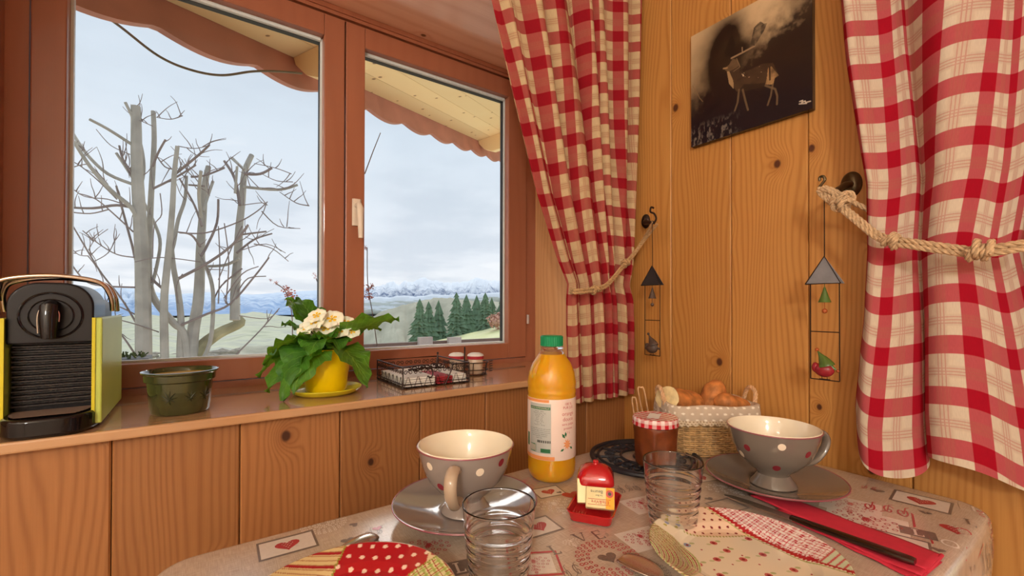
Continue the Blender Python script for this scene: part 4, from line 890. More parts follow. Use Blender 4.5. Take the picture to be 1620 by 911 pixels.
b.build('rope', 'rope', t, T=Matrix.Translation(-o_))
for (x, y, v, dx, dy, R_, w_) in ((1332, 318, .878, 1, .6, .013, 2.6), (1412, 380, .860, 1, .35, .0105, 2.5), (1552, 397, .852, 1, .05, .0135, 3.2)):
    b = MB(); c = hx(x, y, v); d = hx(x+dx*10, y+dy*10, v)-c; knot(b, c, d, .0042, R_, wraps=w_); b.build('knot', 'rope', t, T=Matrix.Translation(-o_))
t = thing('rope_tieback', hy(960, 430, .745), 'slim hemp rope tying the corner curtain to its wall hook', 'tieback'); o_ = t.location.copy()
Hk = hx(1033, 353, AL); m1 = [hy(903, 459, .775), hy(908, 461, .748), hy(925, 460, .738), hy(945, 457, .736), hy(962, 449, .738), hy(985, 422, .742), hy(1000, 405, .748), hx(1018, 380, .915), Hk]
b = MB(); rope(b, [p+Vector((0, 0, .003)) for p in m1], .0034, 44); rope(b, [p-Vector((0, 0, .0034)) for p in m1[:-1]]+[Hk+Vector((0, -.012, -.004))], .0034, 44); b.build('rope', 'rope_d', t, T=Matrix.Translation(-o_))
for x, y, v in ((940, 458, .736), (989, 416, .744)):
    b = MB(); c = hy(x, y, v); knot(b, c, hy(x+10, y-8, v)-c, .0034, .009, wraps=2.4); b.build('knot', 'rope_d', t, T=Matrix.Translation(-o_))

# hanging ornaments
def ornament(hk, zt, zb, label, sheet, wire, green, red, wsc=1.):
    t = thing('hanging_ornament', hk, label, 'ornament'); o_ = hk; w = .0265*wsc; D = zt-hk.z     # the plane of the ornament is parallel to the wall; local y along the wall
    H = .048*wsc; z1 = D-H; z2 = zb-hk.z; zm = lerp(z1, z2, .5)
    b = MB(); b.tube([(0, 0, -.003), (0, 0, D+.0)], .0009, 6); b.tube([(0, .0, .004-.008), (0, .003, -.002), (0, 0, .002), (0, -.003, -.002), (0, 0, -.006)], .0008, 6); b.build('hanging_wire', wire, t)
    b = MB()
    for s_ in (-1, 1): b.add([(s_*.0, 0, D), (s_*.009, w, z1), (s_*.009, -w, z1), (s_*.0-.0006*s_, 0, D-.0015), (s_*.0083, w*.97, z1+.0004), (s_*.0083, -w*.97, z1+.0004)], [(0, 1, 2), (3, 5, 4), (0, 3, 4, 1), (1, 4, 5, 2), (2, 5, 3, 0)])
    b.build('roof', sheet, t, smooth=False)
    b = MB(); b.tube([(-.009, w, z1), (-.001, 0, D), (-.009, -w, z1), (-.009, w, z1)], .0011, 6); b.build('roof_edge', 'iron', t)
    b = MB(); f_ = w*.82
    for p in ([(0, f_, z1), (0, f_, z2)], [(0, -f_, z1), (0, -f_, z2)], [(0, f_, zm), (0, -f_, zm)], [(0, f_, z2), (0, -f_, z2)]): b.tube(p, .0010, 6)
    b.build('frame', wire, t)
    b = MB(); b.tube([(0, 0, z1+.004), (0, 0, z1-.006)], .0006, 5); b.lathe([(.0015, -.006), (.003, -.012), (.0066, -.024), (.0098, -.032), (.0092, -.0322), (.003, -.02), (0, -.01)], 20, (0, 0, z1)); bl = b.build('bell', green, t)
    b = MB(); b.tube([(0, 0, z1-.02), (0, 0, z1-.045)], .0006, 5); b.ball((0, 0, z1-.047), .0044, 12); b.build('clapper', 'orn_orange' if wire == 'iron' and green == 'orn_green' else green, bl)
    c = Vector((0, .001, z2+.0175)); b = MB(); b.ball(c, .0145, 20, (.75, 1.05, .88)); b.ball(c+Vector((-.002, .0125, .003)), .0075, 12, (.7, .8, 1.2)); bd = b.build('bird_body', red, t)
    b = MB(); b.tube(spline([c+Vector((0, -.004, .006)), c+Vector((0, -.001, .014)), c+Vector((0, .005, .024)), c+Vector((0, .010, .032))], 5), [.0125]*3+[.0115, .0105, .0095, .0085, .0075, .0065, .005, .004, .003, .0022, .0016, .0012, .001][:13], 14); b.tube(spline([c+Vector((0, -.006, .010)), c+Vector((0, -.014, .004)), c+Vector((0, -.019, .001))], 4), [.006, .005, .004, .0032, .0026, .002, .0016, .0012, .001], 8); b.build('hat', green, bd)
    b = MB(); b.ball(c+Vector((0, .0108, .034)), .0034, 10); b.ball(c+Vector((0, -.020, 0)), .003, 10); b.build('hat_bobble', 'orn_orange' if green == 'orn_green' else red, bd)
    b = MB()
    for y in (.004, -.004): b.tube([c+Vector((0, y, -.010)), (0, y, z2+.001)], .0006, 5); b.tube([(0, y+.004, z2+.0012), (0, y-.004, z2+.0012)], .0008, 5)
    b.build('foot', wire, bd); return t
P = hx(1303, 304, AX); zt = hx(1306, 405, AX).z; zb = hx(1306, 601, AX).z
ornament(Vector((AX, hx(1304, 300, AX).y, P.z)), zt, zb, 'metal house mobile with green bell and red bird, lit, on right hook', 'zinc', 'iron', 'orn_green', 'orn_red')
P = hx(1034, 350, AL); ornament(Vector((AL, hx(1032, 400, AL).y, P.z)), hx(1032, 420, AL).z, hx(1032, 562, AL).z, 'shaded metal house mobile hanging beside the corner curtain', 'zinc_shaded', 'iron', 'orn_shaded', 'orn_shaded')

# deer picture: a flat printed panel
pv = [hx(1093, 58, .965), hx(1094, 232, .965), hx(1285, 173, .965)]
py0, py1, pz0, pz1 = .6200, .3620, 1.4285, 1.6955
pt_ = thing('deer_picture', (.965, (py0+py1)/2, (pz0+pz1)/2), 'square print of a spotted stag in mist on the pine wall', 'picture')
b = MB(); b.box((.0006, -(py0-py1)/2, -(pz1-pz0)/2), (.0135, (py0-py1)/2, (pz1-pz0)/2)); b.build('panel', 'gloss_black', pt_, smooth=False)
NP = 300; b = MB(); b.grid(lambda u, v: (0, (py0-py1)*(.5-u), (pz1-pz0)*(.5-v)), NP, NP); o = b.build('print', 'vc_print', pt_, auto=False)
def UVp(l):     # zoomed photo coordinates -> panel u,v
    r = []
    for x, y in l: p = hx(1090+x*.24155, 20+y*.24155, .965); r.append(((py0-p.y)/(py0-py1), (pz1-p.z)/(pz1-pz0)))
    return r
def deer(co):
    u = .5-co[:, 1]/(py0-py1); v = .5-co[:, 2]/(pz1-pz0); lin_ = lambda r, g, b_: np.array([s2l(r), s2l(g), s2l(b_)])
    n = fbm(u*5, v*5, 1, 5); n2 = fbm(u*18, v*18, 7, 4); x, y = u+(n-.5)*.10, v+(n2-.5)*.05
    A_ = lin_(214, 184, 142); c = np.tile(A_, (len(u), 1))
    def blend(c, k, col): k = np.clip(k, 0, 1)[:, None]; return c*(1-k)+col*k
    g = lambda cx, cy, sx, sy: np.exp(-(((x-cx)/sx)**2+((y-cy)/sy)**2))
    c = blend(c, .5*g(.1, .35, .22, .35), lin_(120, 96, 66)); c = blend(c, (y-.28)*2.2*np.clip(1-x*1.2, .1, 1)+.0, lin_(76, 60, 44))
    c = blend(c, 2.0*g(.32, .36, .17, .34), lin_(34, 24, 18)); c = blend(c, 1.5*(1/(1+np.exp(-((x-.5)*.45+(y-.44)+(n2-.45)*.25)*11))), lin_(38, 26, 22))
    c = blend(c, (y-.55)*3.2, lin_(24, 18, 26)); c = blend(c, .55*g(.95, .12, .14, .16)*n*2, lin_(90, 72, 52))
    c = blend(c, .35*g(.5, .32, .2, .12), lin_(110, 86, 58))
    def poly(c, P, col, k=1., tex=0.):
        m = inpoly(u, v, UVp(P)).astype(float); return blend(c, m*(k+tex*(n2-.5)*4), col)
    def line(c, P, w, col, k=1.):
        Q = UVp(P); d = np.min([segd(u, v, a, b_) for a, b_ in zip(Q, Q[1:])], 0); return blend(c, k*np.clip((w-d)/(.004)+.5, 0, 1), col)
    c = blend(c, 1.2*g(.45, .33, .14, .08), lin_(34, 26, 20)); br = lin_(70, 52, 38)
    c = poly(c, [(240, 290), (230, 260), (262, 180), (280, 135), (302, 200), (292, 280)], lin_(34, 26, 20), .85)
    c = poly(c, [(285, 480), (300, 400), (350, 390), (420, 365), (480, 335), (550, 328), (575, 380), (590, 415), (560, 430), (555, 470), (500, 482), (430, 500), (370, 515), (310, 515)], br, .9, .3)
    c = poly(c, [(360, 470), (500, 460), (500, 482), (430, 500), (370, 515), (320, 515)], lin_(40, 30, 24), .8)
    c = poly(c, [(245, 365), (300, 300), (335, 335), (330, 400), (300, 490), (270, 470), (250, 420)], lin_(70, 52, 38), .95, .2)
    c = poly(c, [(248, 380), (264, 385), (290, 445), (292, 500), (262, 465)], lin_(176, 144, 102), .8)
    c = poly(c, [(226, 368), (262, 342), (285, 302), (316, 308), (326, 350), (290, 372), (250, 388)], lin_(104, 82, 58), .9, .3)
    c = line(c, [(312, 300), (334, 355), (292, 385)], .0025, lin_(150, 124, 92), .7); c = line(c, [(226, 366), (250, 362)], .006, lin_(160, 130, 90))
    c = line(c, [(278, 298), (350, 262), (430, 218), (440, 180)], .007, lin_(150, 124, 94)); c = line(c, [(350, 262), (348, 228)], .004, lin_(150, 126, 96))
    c = poly(c, [(402, 208), (425, 100), (452, 70), (470, 58), (490, 72), (512, 68), (492, 118), (462, 165), (430, 218)], lin_(66, 54, 42), 1., .5)
    c = poly(c, [(518, 360), (540, 352), (588, 410), (562, 428), (552, 470), (500, 470), (510, 430)], lin_(170, 134, 90), .75, .4); c = line(c, [(528, 356), (530, 440)], .006, lin_(40, 28, 20))
    for P, w in (([(328, 505), (318, 590), (300, 640)], .008), ([(352, 505), (370, 580), (386, 636)], .008), ([(548, 470), (536, 545), (515, 605)], .007), ([(500, 478), (565, 500), (578, 545), (576, 600)], .007)): c = line(c, P, w, lin_(112, 92, 68), .75)
    sp = (fbm(u*60, v*60, 3, 2) > .60)&inpoly(u, v, UVp([(330, 420), (360, 385), (480, 338), (550, 328), (560, 350), (500, 380), (440, 440), (380, 440)])); c[sp] = lin_(205, 180, 140)
    rk_ = np.clip(((fbm(u*60, v*34, 9, 4)-.47)*7), 0, 1)*np.clip((v-.80)*12, 0, 1)*np.clip((.48-u)*7, 0, 1)*.75; c = blend(c, rk_, lin_(120, 110, 100))
    c = line(c, [(24, 480), (50, 520), (70, 560), (90, 582)], .003, lin_(130, 104, 74), .8)
    for P in ([(725, 582), (745, 574), (738, 590), (760, 578), (765, 588), (795, 580)], [(722, 598), (770, 594)]): c = line(c, P, .0035, lin_(215, 200, 180))
    return c
paint(o, deer)

# ================================================================== TABLE
TX0, TX1, TY0, TY1, TZ = -.045, .962, .122, .655, .75
tt = thing('dining_table', ((TX0+TX1)/2, (TY0+TY1)/2, 0), 'wooden dining table hidden under the printed oilcloth', 'table'); o_ = tt.location.copy()
b = MB(); b.bbox((TX0+.012-o_.x, TY0+.012-o_.y, .72), (TX1-.012-o_.x, TY1-.012-o_.y, TZ-.0022), .03); b.build('tabletop', 'floor', tt, smooth=False)
for sx in (-1, 1):
    for sy in (-1, 1): b = MB(); x = sx*(TX1-TX0)/2*.86; y = sy*(TY1-TY0)/2*.8; b.bbox((x-.03, y-.03, 0), (x+.03, y+.03, .7195), .006); b.build('leg', 'floor', tt, smooth=False)
RC = .045     # corner radius in plan
def clothpt(x, y, h=0.):
    """table-top position; beyond the table edge the cloth turns over a rounded edge and hangs"""
    cx = min(max(x, TX0+RC), TX1-RC); cy = min(max(y, TY0+RC), TY1-RC); dx, dy = x-cx, y-cy; r = math.hypot(dx, dy); e = .014
    if r <= RC-e: return Vector((x, y, TZ+h))
    ux, uy = dx/r, dy/r; s_ = r-(RC-e); ar = e*PI/2
    if s_ < ar: a = s_/e; R_ = RC-e+(e+h)*math.sin(a); z = TZ-e+(e+h)*math.cos(a)
    else: wv = .006*math.sin((x*1.0-y)*26)*min(1, (s_-ar)*12); R_ = RC+h+wv+(s_-ar)*.05; z = TZ-e-(s_-ar)
    return Vector((cx+ux*R_, cy+uy*R_, z))
ct = thing('tablecloth', ((TX0+TX1)/2, (TY0+TY1)/2, TZ), 'beige oilcloth printed with red and grey hearts, letters and lace', 'tablecloth'); co_ = ct.location.copy()
b = MB(); OV = .20
# rings outward from an inner rectangle so that corners stay clean
nper = 0; ring0 = []
def perim(k, R_):      # point of the rounded rectangle at extra distance R_
    return None
per = []
for (cx, cy, a0) in ((TX1-RC, TY0+RC, -PI/2), (TX1-RC, TY1-RC, 0), (TX0+RC, TY1-RC, PI/2), (TX0+RC, TY0+RC, PI)):
    for i in range(9): per.append((cx, cy, a0+PI/2*i/8))
full = []
for i in range(len(per)):
    full.append(per[i]); n_ = per[(i+1) % len(per)]
    if (n_[0], n_[1]) != (per[i][0], per[i][1]):
        for k in range(1, 24): full.append((lerp(per[i][0], n_[0], k/24), lerp(per[i][1], n_[1], k/24), per[i][2]))
radii = [0, RC-.014, RC-.0105, RC-.007, RC-.0035, RC, RC+.004, RC+.008, RC+.02, RC+.05, RC+.09, RC+.14, RC+OV]
n = len(full); vs = [clothpt(cx+R_*math.cos(a), cy+R_*math.sin(a))-co_ for R_ in radii for cx, cy, a in full]
b.add(vs, [(j*n+i, j*n+(i+1) % n, (j+1)*n+(i+1) % n, (j+1)*n+i) for j in range(len(radii)-1) for i in range(n)])
b.add([(TX0+RC-co_.x, TY0+RC-co_.y, 0), (TX1-RC-co_.x, TY0+RC-co_.y, 0), (TX1-RC-co_.x, TY1-RC-co_.y, 0), (TX0+RC-co_.x, TY1-RC-co_.y, 0)], [(0, 1, 2, 3)])
b.build('cloth', 'cloth', ct, auto=False)

# printed motifs, drawn in a unit frame, laid on the cloth at a place, size and angle
PM = {k: MB() for k in ('printgrey', 'printred', 'printpale', 'printlace')}
LAY = {'printpale': .00012, 'printlace': .00022, 'printred': .0003, 'printgrey': .00026}
LC = [0]
def lay(k, poly, fr, h=0.):          # polygon in frame coordinates -> cloth
    LC[0] += 1; h += (LC[0] % 500)*3e-7
    c, u, w = fr; P = [clothpt(c[0]+u[0]*x+w[0]*y, c[1]+u[1]*x+w[1]*y, LAY[k]+h)-co_ for x, y in poly]; PM[k].add(P, [tuple(range(len(P)))])
def strip(k, pts, w_, fr, closed=False, h=0.):
    n = len(pts); L_ = []
    for i in range(n):
        a = pts[i-1] if (i > 0 or closed) else pts[i]; c = pts[(i+1) % n] if (i < n-1 or closed) else pts[i]; dx, dy = c[0]-a[0], c[1]-a[1]; q = math.hypot(dx, dy) or 1; L_.append((-dy/q*w_/2, dx/q*w_/2))
    for i in range(n if closed else n-1):
        j = (i+1) % n; lay(k, [(pts[i][0]+L_[i][0], pts[i][1]+L_[i][1]), (pts[i][0]-L_[i][0], pts[i][1]-L_[i][1]), (pts[j][0]-L_[j][0], pts[j][1]-L_[j][1]), (pts[j][0]+L_[j][0], pts[j][1]+L_[j][1])], fr, h)
def heart(s_=1., n=22): return [(s_*.5*math.sin(t)**3*1.05, s_*(.40*math.cos(t)-.155*math.cos(2*t)-.06*math.cos(3*t)-.03*math.cos(4*t))) for t in np.linspace(0, TAU, n+1)[:-1]]
def frame(px, py, size, ang): q = hz(px, py); s_, c_ = math.sin(ang), math.cos(ang); return (q, (c_*size, s_*size), (-s_*size, c_*size))
def rect(w_, h_, cx=0, cy=0): return [(cx-w_/2, cy-h_/2), (cx+w_/2, cy-h_/2), (cx+w_/2, cy+h_/2), (cx-w_/2, cy+h_/2)]
def disc(r, cx=0, cy=0, n=8): return [(cx+r*math.cos(TAU*i/n), cy+r*math.sin(TAU*i/n)) for i in range(n)]
def m_heartframe(fr, k='printgrey', hk='printred', w_=1.3):
    lay('printpale', rect(w_, 1), fr); strip(k, rect(w_, 1), .11, fr, True)
    for a, c in zip(rect(w_, 1), rect(w_, 1)[1:]+rect(w_, 1)[:1]): pass
    lay(hk, heart(.62), fr)
    for i in range(-3, 4):
        for j in range(-3, 4):
            x, y = i*.09+(j % 2)*.045, j*.08
            if abs(x)*1.1+abs(y-.05) < .24: lay('printpale', disc(.018, x, y, 5), fr, .0003)
def m_heart(fr, k='printgrey', s_=1.): lay(k, heart(s_), fr)
def m_lace(fr, k='printlace', heartin=False):
    for R_, n_, r_ in ((.5, 26, .035), (.42, 22, .03), (.33, 18, .028)):
        for i in range(n_): a = TAU*i/n_; strip(k, [(R_*math.cos(a)+r_*math.cos(t), R_*math.sin(a)+r_*math.sin(t)) for t in np.linspace(0, TAU, 7)[:-1]], .016, fr, True)
    if heartin: lay('printgrey', heart(.32), fr)
    else:
        for R_, n_ in ((.22, 12), (.12, 7)):
            for i in range(n_): a = TAU*i/n_; strip(k, [(R_*math.cos(a)+.035*math.cos(t), R_*math.sin(a)+.035*math.sin(t)) for t in np.linspace(0, TAU, 7)[:-1]], .018, fr, True)
def m_laceheart(fr, k='printlace', pale=False):
    if pale: lay('printpale', rect(1.25, 1.05), fr)
    H = heart(1., 40)
    for s_, r_ in ((.93, .042), (.62, .046), (.3, .04)):
        for x, y in H[::2 if s_ > .8 else 3 if s_ > .5 else 6]: strip(k, [(x*s_+r_*math.cos(t), y*s_+r_*math.sin(t)) for t in np.linspace(0, TAU, 7)[:-1]], .02, fr, True)
LET = {'L': [rect(.5, .08, .0, -.42), rect(.13, .84, -.12, 0), rect(.32, .07, -.12, .43), [(.17, -.46), (.27, -.46), (.27, -.22), (.22, -.22)]],
       'V': [[(-.36, .42), (-.20, .42), (.06, -.42), (-.02, -.46)], [(.02, -.46), (.08, -.40), (.34, .42), (.26, .42)], rect(.3, .07, -.28, .43), rect(.22, .07, .28, .43)],
       'E': [rect(.13, .84, -.18, 0), rect(.5, .07, .02, .43), rect(.5, .07, .02, -.43), rect(.3, .06, 0, .02), rect(.06, .2, .25, .34), rect(.06, .2, .25, -.34)]}
def m_letter(ch, fr, k='printgrey', box=None):
    if box: lay(box, rect(1.75, 1.25), fr); k = 'printpale'
    h = .0003 if box else 0
    if ch == 'O':
        strip(k, [(.36*math.cos(t), .43*math.sin(t)) for t in np.linspace(0, TAU, 22)[:-1]], .10, fr, True, h)
    else:
        for p in LET[ch]: lay(k, p, fr, h)
def m_swirl(fr, k='printgrey', n_=4, w_=.035):
    rr = random.Random(int(fr[0].x*1000))
    for i in range(n_):
        cx = (i-(n_-1)/2)*.42; f_ = 1 if i % 2 else -1
        strip(k, [(cx+f_*.05+(.20-.022*t)*math.cos(t*f_+.5)*.8, (.42-.05*t)*math.sin(t*f_+.5)) for t in np.linspace(0, 7.5, 22)], w_, fr)
        strip(k, [(cx-.2, -.4+.1*i), (cx, -.1), (cx+.1, .45), (cx+.2, .5)], w_*.7, fr)
CA = -YAW*.0
TA = -.03    # the print runs along the table
m_heartframe(frame(455, 862, .043, TA), w_=1.45); m_lace(frame(512, 828, .055, TA), 'printpale'); m_heart(frame(550, 855, .016, TA)); m_heart(frame(560, 830, .012, 2.)), 
m_laceheart(frame(676, 868, .052, -.6), 'printred'); m_letter('L', frame(727, 898, .022, -.25), box='printgrey'); m_heart(frame(597, 836, .012, 0.), 'printred'); m_swirl(frame(592, 842, .03, -.2), 'printgrey', 2)
m_heartframe(frame(852, 833, .042, -.1), w_=1.2); m_letter('L', frame(877, 870, .022, -.25)); m_laceheart(frame(905, 858, .022, -.25), 'printpale'); m_letter('V', frame(918, 850, .022, -.25)); m_letter('E', frame(946, 846, .022, -.25))
m_laceheart(frame(880, 800, .055, -.25), 'printpale'); m_heartframe(frame(868, 778, .035, -.2)); m_heart(frame(885, 779, .009, 0)); m_heart(frame(905, 783, .03, -.3), 'printred'); m_laceheart(frame(832, 764, .05, -.2), 'printlace')
strip('printred', rect(1.3, 1), .1, frame(845, 892, .045, -.5), True); m_laceheart(frame(845, 892, .036, -.5), 'printlace', True)
m_lace(frame(962, 882, .072, -.2), 'printred', True); m_swirl(frame(905, 905, .03, -.2), 'printgrey', 2); m_swirl(frame(960, 845, .012, -.2), 'printgrey', 1)
m_laceheart(frame(1018, 852, .045, -.2), 'printred', True); m_laceheart(frame(1018, 798, .045, -.2), 'printred', True); m_swirl(frame(995, 773, .034, -.3), 'printgrey', 3, .045); m_heart(frame(1122, 789, .013, -.3)); m_laceheart(frame(1150, 772, .06, -.2), 'printpale')
m_heartframe(frame(1110, 756, .032, -.3)); m_lace(frame(1030, 905, .04, -.2), 'printgrey'); strip('printgrey', rect(1.3, 1), .1, frame(1150, 800, .036, -.2), True)
m_lace(frame(985, 740, .05, -.2), 'printpale'); m_heart(frame(800, 758, .02, 0), 'printlace')
BA = -.12
lay('printred', rect(1.6, .5), frame(1000, 706, .05, -.3)); strip('printpale', [(-.8, 0), (.8, 0)], .12, frame(1000, 706, .05, -.3), h=.0003)
m_heartframe(frame(1457, 793, 0.052, -1.45), w_=1.25); m_swirl(frame(1403, 806, 0.044, -1.2), 'printred', 3, .05); m_laceheart(frame(1370, 826, 0.072, -1.3), 'printred', True); m_heart(frame(1388, 776, 0.018, -1.4), 'printgrey'); m_heart(frame(1464, 811, 0.014, -1.4)); m_heart(frame(1485, 870, 0.013, -1.3))
m_heartframe(frame(1423, 858, 0.044, -1.3), hk='printred'); m_letter('L', frame(1452, 843, 0.021, -1.25), box='printgrey'); m_letter('O', frame(1503, 860, 0.021, -1.25), box='printred'); m_heartframe(frame(1512, 838, 0.049, -1.3), k='printred', w_=1.7)
m_letter('L', frame(1535, 826, 0.021, -1.25)); m_letter('E', frame(1546, 806, 0.022, -1.3), box='printgrey'); m_laceheart(frame(1345, 800, 0.058, -1.3), 'printlace', True); m_swirl(frame(1375, 772, 0.026, -1.3), 'printred', 2)
def frw(x, y, size, ang): s_, c_ = math.sin(ang), math.cos(ang); return (Vector((x, y, 0)), (c_*size, s_*size), (-s_*size, c_*size))
m_letter('V', frw(.79, .085, .032, -.2)); m_swirl(frw(.86, .085, .05, -.3), 'printgrey', 3); m_laceheart(frw(.93, .10, .07, -.8), 'printred'); m_laceheart(frw(1.0, .17, .07, -.5), 'printred'); m_letter('E', frw(.98, .06, .03, -.5), box='printgrey'); m_heartframe(frw(.66, .05, .05, 0)); m_lace(frw(.5, .05, .07, 0), 'printred')
for k, pm_ in PM.items(): o = pm_.build({'printgrey': 'grey_print', 'printred': 'red_print', 'printpale': 'white_print', 'printlace': 'pink_print'}[k], k, ct, smooth=False); tag(o, kind='stuff')
Z_ = TZ+.0006

# cups and saucers
def saucer_prof(R_): return [(0, .0015), (.030, .0015), (.033, .0), (.036, .0015), (.055, .006), (R_*.86, .0145), (R_, .0205), (R_+.001, .0222), (R_-.0015, .0232), (R_*.84, .0175), (.056, .0098), (.040, .0072), (.036, .0072), (.0335, .0062), (0, .0062)]
CUPP = [(0, .004), (.026, .002), (.033, 0), (.0345, .0015), (.0335, .004), (.027, .012), (.0235, .018), (.026, .0225), (.038, .031), (.052, .047), (.0605, .066), (.0655, .085), (.067, .0925)]
CUPI = [(.0672, .0928), (.0668, .0945), (.0655, .0948), (.0645, .0935), (.0625, .083), (.057, .063), (.048, .046), (.034, .033), (.02, .0275), (0, .026)]
def cup(c, az, outer, handle_m, dots, lab, slab, outer_s):
    s_ = thing('saucer', (c[0], c[1], Z_), slab, 'saucer'); b = MB(); b.lathe(saucer_prof(.1), 96); b.build('dish', outer_s, s_)
    b = MB(); b.tube([(.1005*math.cos(a), .1005*math.sin(a), .0223) for a in np.linspace(0, TAU, 97)[:-1]], .0011, 6, closed=True); b.build('rim', 'rimline', s_)
    t = thing('cup', (c[0], c[1], Z_+.0067), lab, 'cup', rz=az); b = MB(); b.lathe(CUPP, 96, cap=False); b.build('bowl', outer, t)
    b = MB(); b.lathe(CUPI, 96, cap=False); b.build('inner_glaze', 'cup_in', t); b = MB(); b.tube([(.0672*math.cos(a), .0672*math.sin(a), .0925) for a in np.linspace(0, TAU, 97)[:-1]], .0011, 8, closed=True); b.build('rim', 'rimline', t)
    P = spline([(.0665, 0, .0785), (.074, 0, .083), (.088, 0, .079), (.093, 0, .066), (.085, 0, .048), (.068, 0, .034), (.044, 0, .032)], 8); b = MB()
    vs = []; k = 12; m_ = len(P)
    for i, p in enumerate(P):
        tg = (P[min(i+1, m_-1)]-P[max(i-1, 0)]).normalized(); nn = Vector((0, 1, 0)).cross(tg); w_ = lerp(.0085, .0075, i/m_); h_ = .0052
        for q in range(k): a = TAU*q/k; vs.append(p+Vector((0, 1, 0))*math.cos(a)*w_+nn*math.sin(a)*h_)
    b.add(vs, [(i*k+q, i*k+(q+1) % k, (i+1)*k+(q+1) % k, (i+1)*k+q) for i in range(m_-1) for q in range(k)]+[tuple(range(k-1, -1, -1)), tuple((m_-1)*k+q for q in range(k))]); b.build('handle', handle_m, t)
    zr = [(.031, .038), (.047, .052), (.066, .0605), (.085, .0655)]
    for (a, z, m_) in dots:
        def sp(aa, zz): r = interp(zz, [.0225, .031, .047, .066, .085, .0925], [.026, .038, .052, .0605, .0655, .067])+.0005; return (r*math.cos(aa), r*math.sin(aa), zz)
        r0 = interp(z, [.031, .047, .066, .085], [.038, .052, .0605, .0655]); b = MB(); R_ = .0055; n = 18
        vs = [sp(a, z)]+[sp(a+R_*k_*math.cos(t_)/r0, z+R_*k_*math.sin(t_)) for k_ in (.5, 1) for t_ in np.linspace(0, TAU, n+1)[:-1]]
        b.add(vs, [(0, 1+i, 1+(i+1) % n) for i in range(n)]+[(1+i, 1+n+i, 1+n+(i+1) % n, 1+(i+1) % n) for i in range(n)]); b.build('dot', m_, t, auto=False)
ca = math.atan2(-.552, -.31)-.02      # towards the camera
cup((.31, .552), ca-.18, 'taupe', 'handle_l', [(.5, .074, 'dot_c'), (-.62+.0, .078, 'dot_c'), (1.02, .08, 'dot_r'), (-.45, .05, 'dot_r'), (1.5, .06, 'dot_c'), (-1.3, .055, 'dot_r'), (2.3, .07, 'dot_c'), (3.1, .075, 'dot_r'), (-2.2, .07, 'dot_c')], 'grey breakfast cup with dots, its beige handle towards the viewer, left', 'shiny grey-brown saucer under the left cup', 'taupe')
az2 = math.atan2(-.50, .866)
ca2 = math.atan2(-.345, -.765)-az2
cup((.765, .345), az2, 'taupe_d', 'taupe_d', [(ca2+.18, .078, 'dot_c'), (ca2-.62, .066, 'dot_r'), (ca2+.85, .066, 'dot_r'), (ca2-.95, .05, 'dot_c'), (ca2+.1, .040, 'dot_r'), (ca2+2, .07, 'dot_c'), (ca2+2.8, .06, 'dot_r')], 'grey breakfast cup with dots, handle pointing right, beside the bread basket', 'matt brown saucer under the right cup', 'taupe_d')

# tumblers: ribbed
def tumbler(c, lab):
    t = thing('tumbler', (c[0], c[1], Z_), lab, 'glass'); H = .0885; po = [(0, 0), (.0275, 0), (.029, .0015)]; n = 60
    for i in range(n+1):
        z = .003+(H-.003)*i/n; r = lerp(.0292, .0385, (z/H)**.9); k = 1 if .008 < z < .068 else 0; r += k*.0006*math.sin(z*TAU/.0105); po.append((r, z))
    pi_ = [(po[-1][0]-.0007, H+.0007)]
    for i in range(n+1):
        z = H-(H-.009)*i/n; r = lerp(.0292, .0385, (z/H)**.9)-.0016; k = 1 if .012 < z < .068 else 0; r -= k*.00025*math.sin(z*TAU/.0105+.9); pi_.append((r, z))
    pi_ += [(.02, .0075), (0, .007)]; b = MB(); b.lathe(po+pi_, 72); b.build('glass_body', 'glass', t, auto=False); return t
tumbler((.258, .388), 'clear ribbed glass tumbler in front of the left cup'); tumbler((.520, .362), 'clear ribbed glass tumbler between butter dish and right plate')

# juice bottle
bt = thing('juice_bottle', (.5, .588, Z_), 'plastic bottle of orange juice with green cap and printed paper label', 'bottle'); ba = math.atan2(-.588, -.5)
BP = [(0, .003), (.022, .0), (.031, .001), (.038, .007), (.0405, .016), (.041, .030), (.0405, .037), (.0412, .040), (.0412, .142), (.0405, .145), (.0415, .148), (.0415, .152), (.0405, .155), (.0415, .160), (.0415, .166), (.039, .182), (.033, .197), (.0245, .209), (.0192, .217), (.0178, .222), (.0178, .233), (.014, .236), (0, .236)]
b = MB(); b.lathe(BP, 72); b.build('bottle_wall', 'bottle', bt); JP = [(max(0, r-.0007), z+(.0008 if i < 4 else 0)) for i, (r, z) in enumerate(BP) if z < .212]; JP = JP+[(.021, .2125), (0, .2125)]
b = MB(); b.lathe(JP, 64); b.build('juice', 'juice', bt)
b = MB(); b.lathe([(.0178, .2215), (.0202, .222), (.0202, .2245), (.0178, .225)], 40); b.build('neck_ring', 'bottle', bt)
b = MB(); n = 72; pr = []
for i in range(n): r = .0192+(.0005 if i % 2 else 0); pr.append((r*math.cos(TAU*i/n), r*math.sin(TAU*i/n)))
b.prism(pr, .2265, .2425); b.lathe([(.0192, .2425), (.0175, .2442), (0, .2445)], 36); b.build('cap', 'green_cap', bt, smooth=False)
lb_ = MB(); lb_.lathe([(.0414, .041), (.0416, .0415), (.0416, .1405), (.0414, .141)], 72, cap=False); lab_o = lb_.build('label', 'label', bt)
def wrap(u, z, h=0.): a = ba+u; r = .0417+h; return (r*math.cos(a), r*math.sin(a), z)
LBs = {}
def lrect(k, u0, u1, z0, z1, h=0.):
    b = LBs.setdefault(k, MB()); n = max(1, int(abs(u1-u0)/.08)); us = np.linspace(u0, u1, n+1); b.add([wrap(u, z, h) for z in (z0, z1) for u in us], [(i, i+1, n+2+i, n+1+i) for i in range(n)])
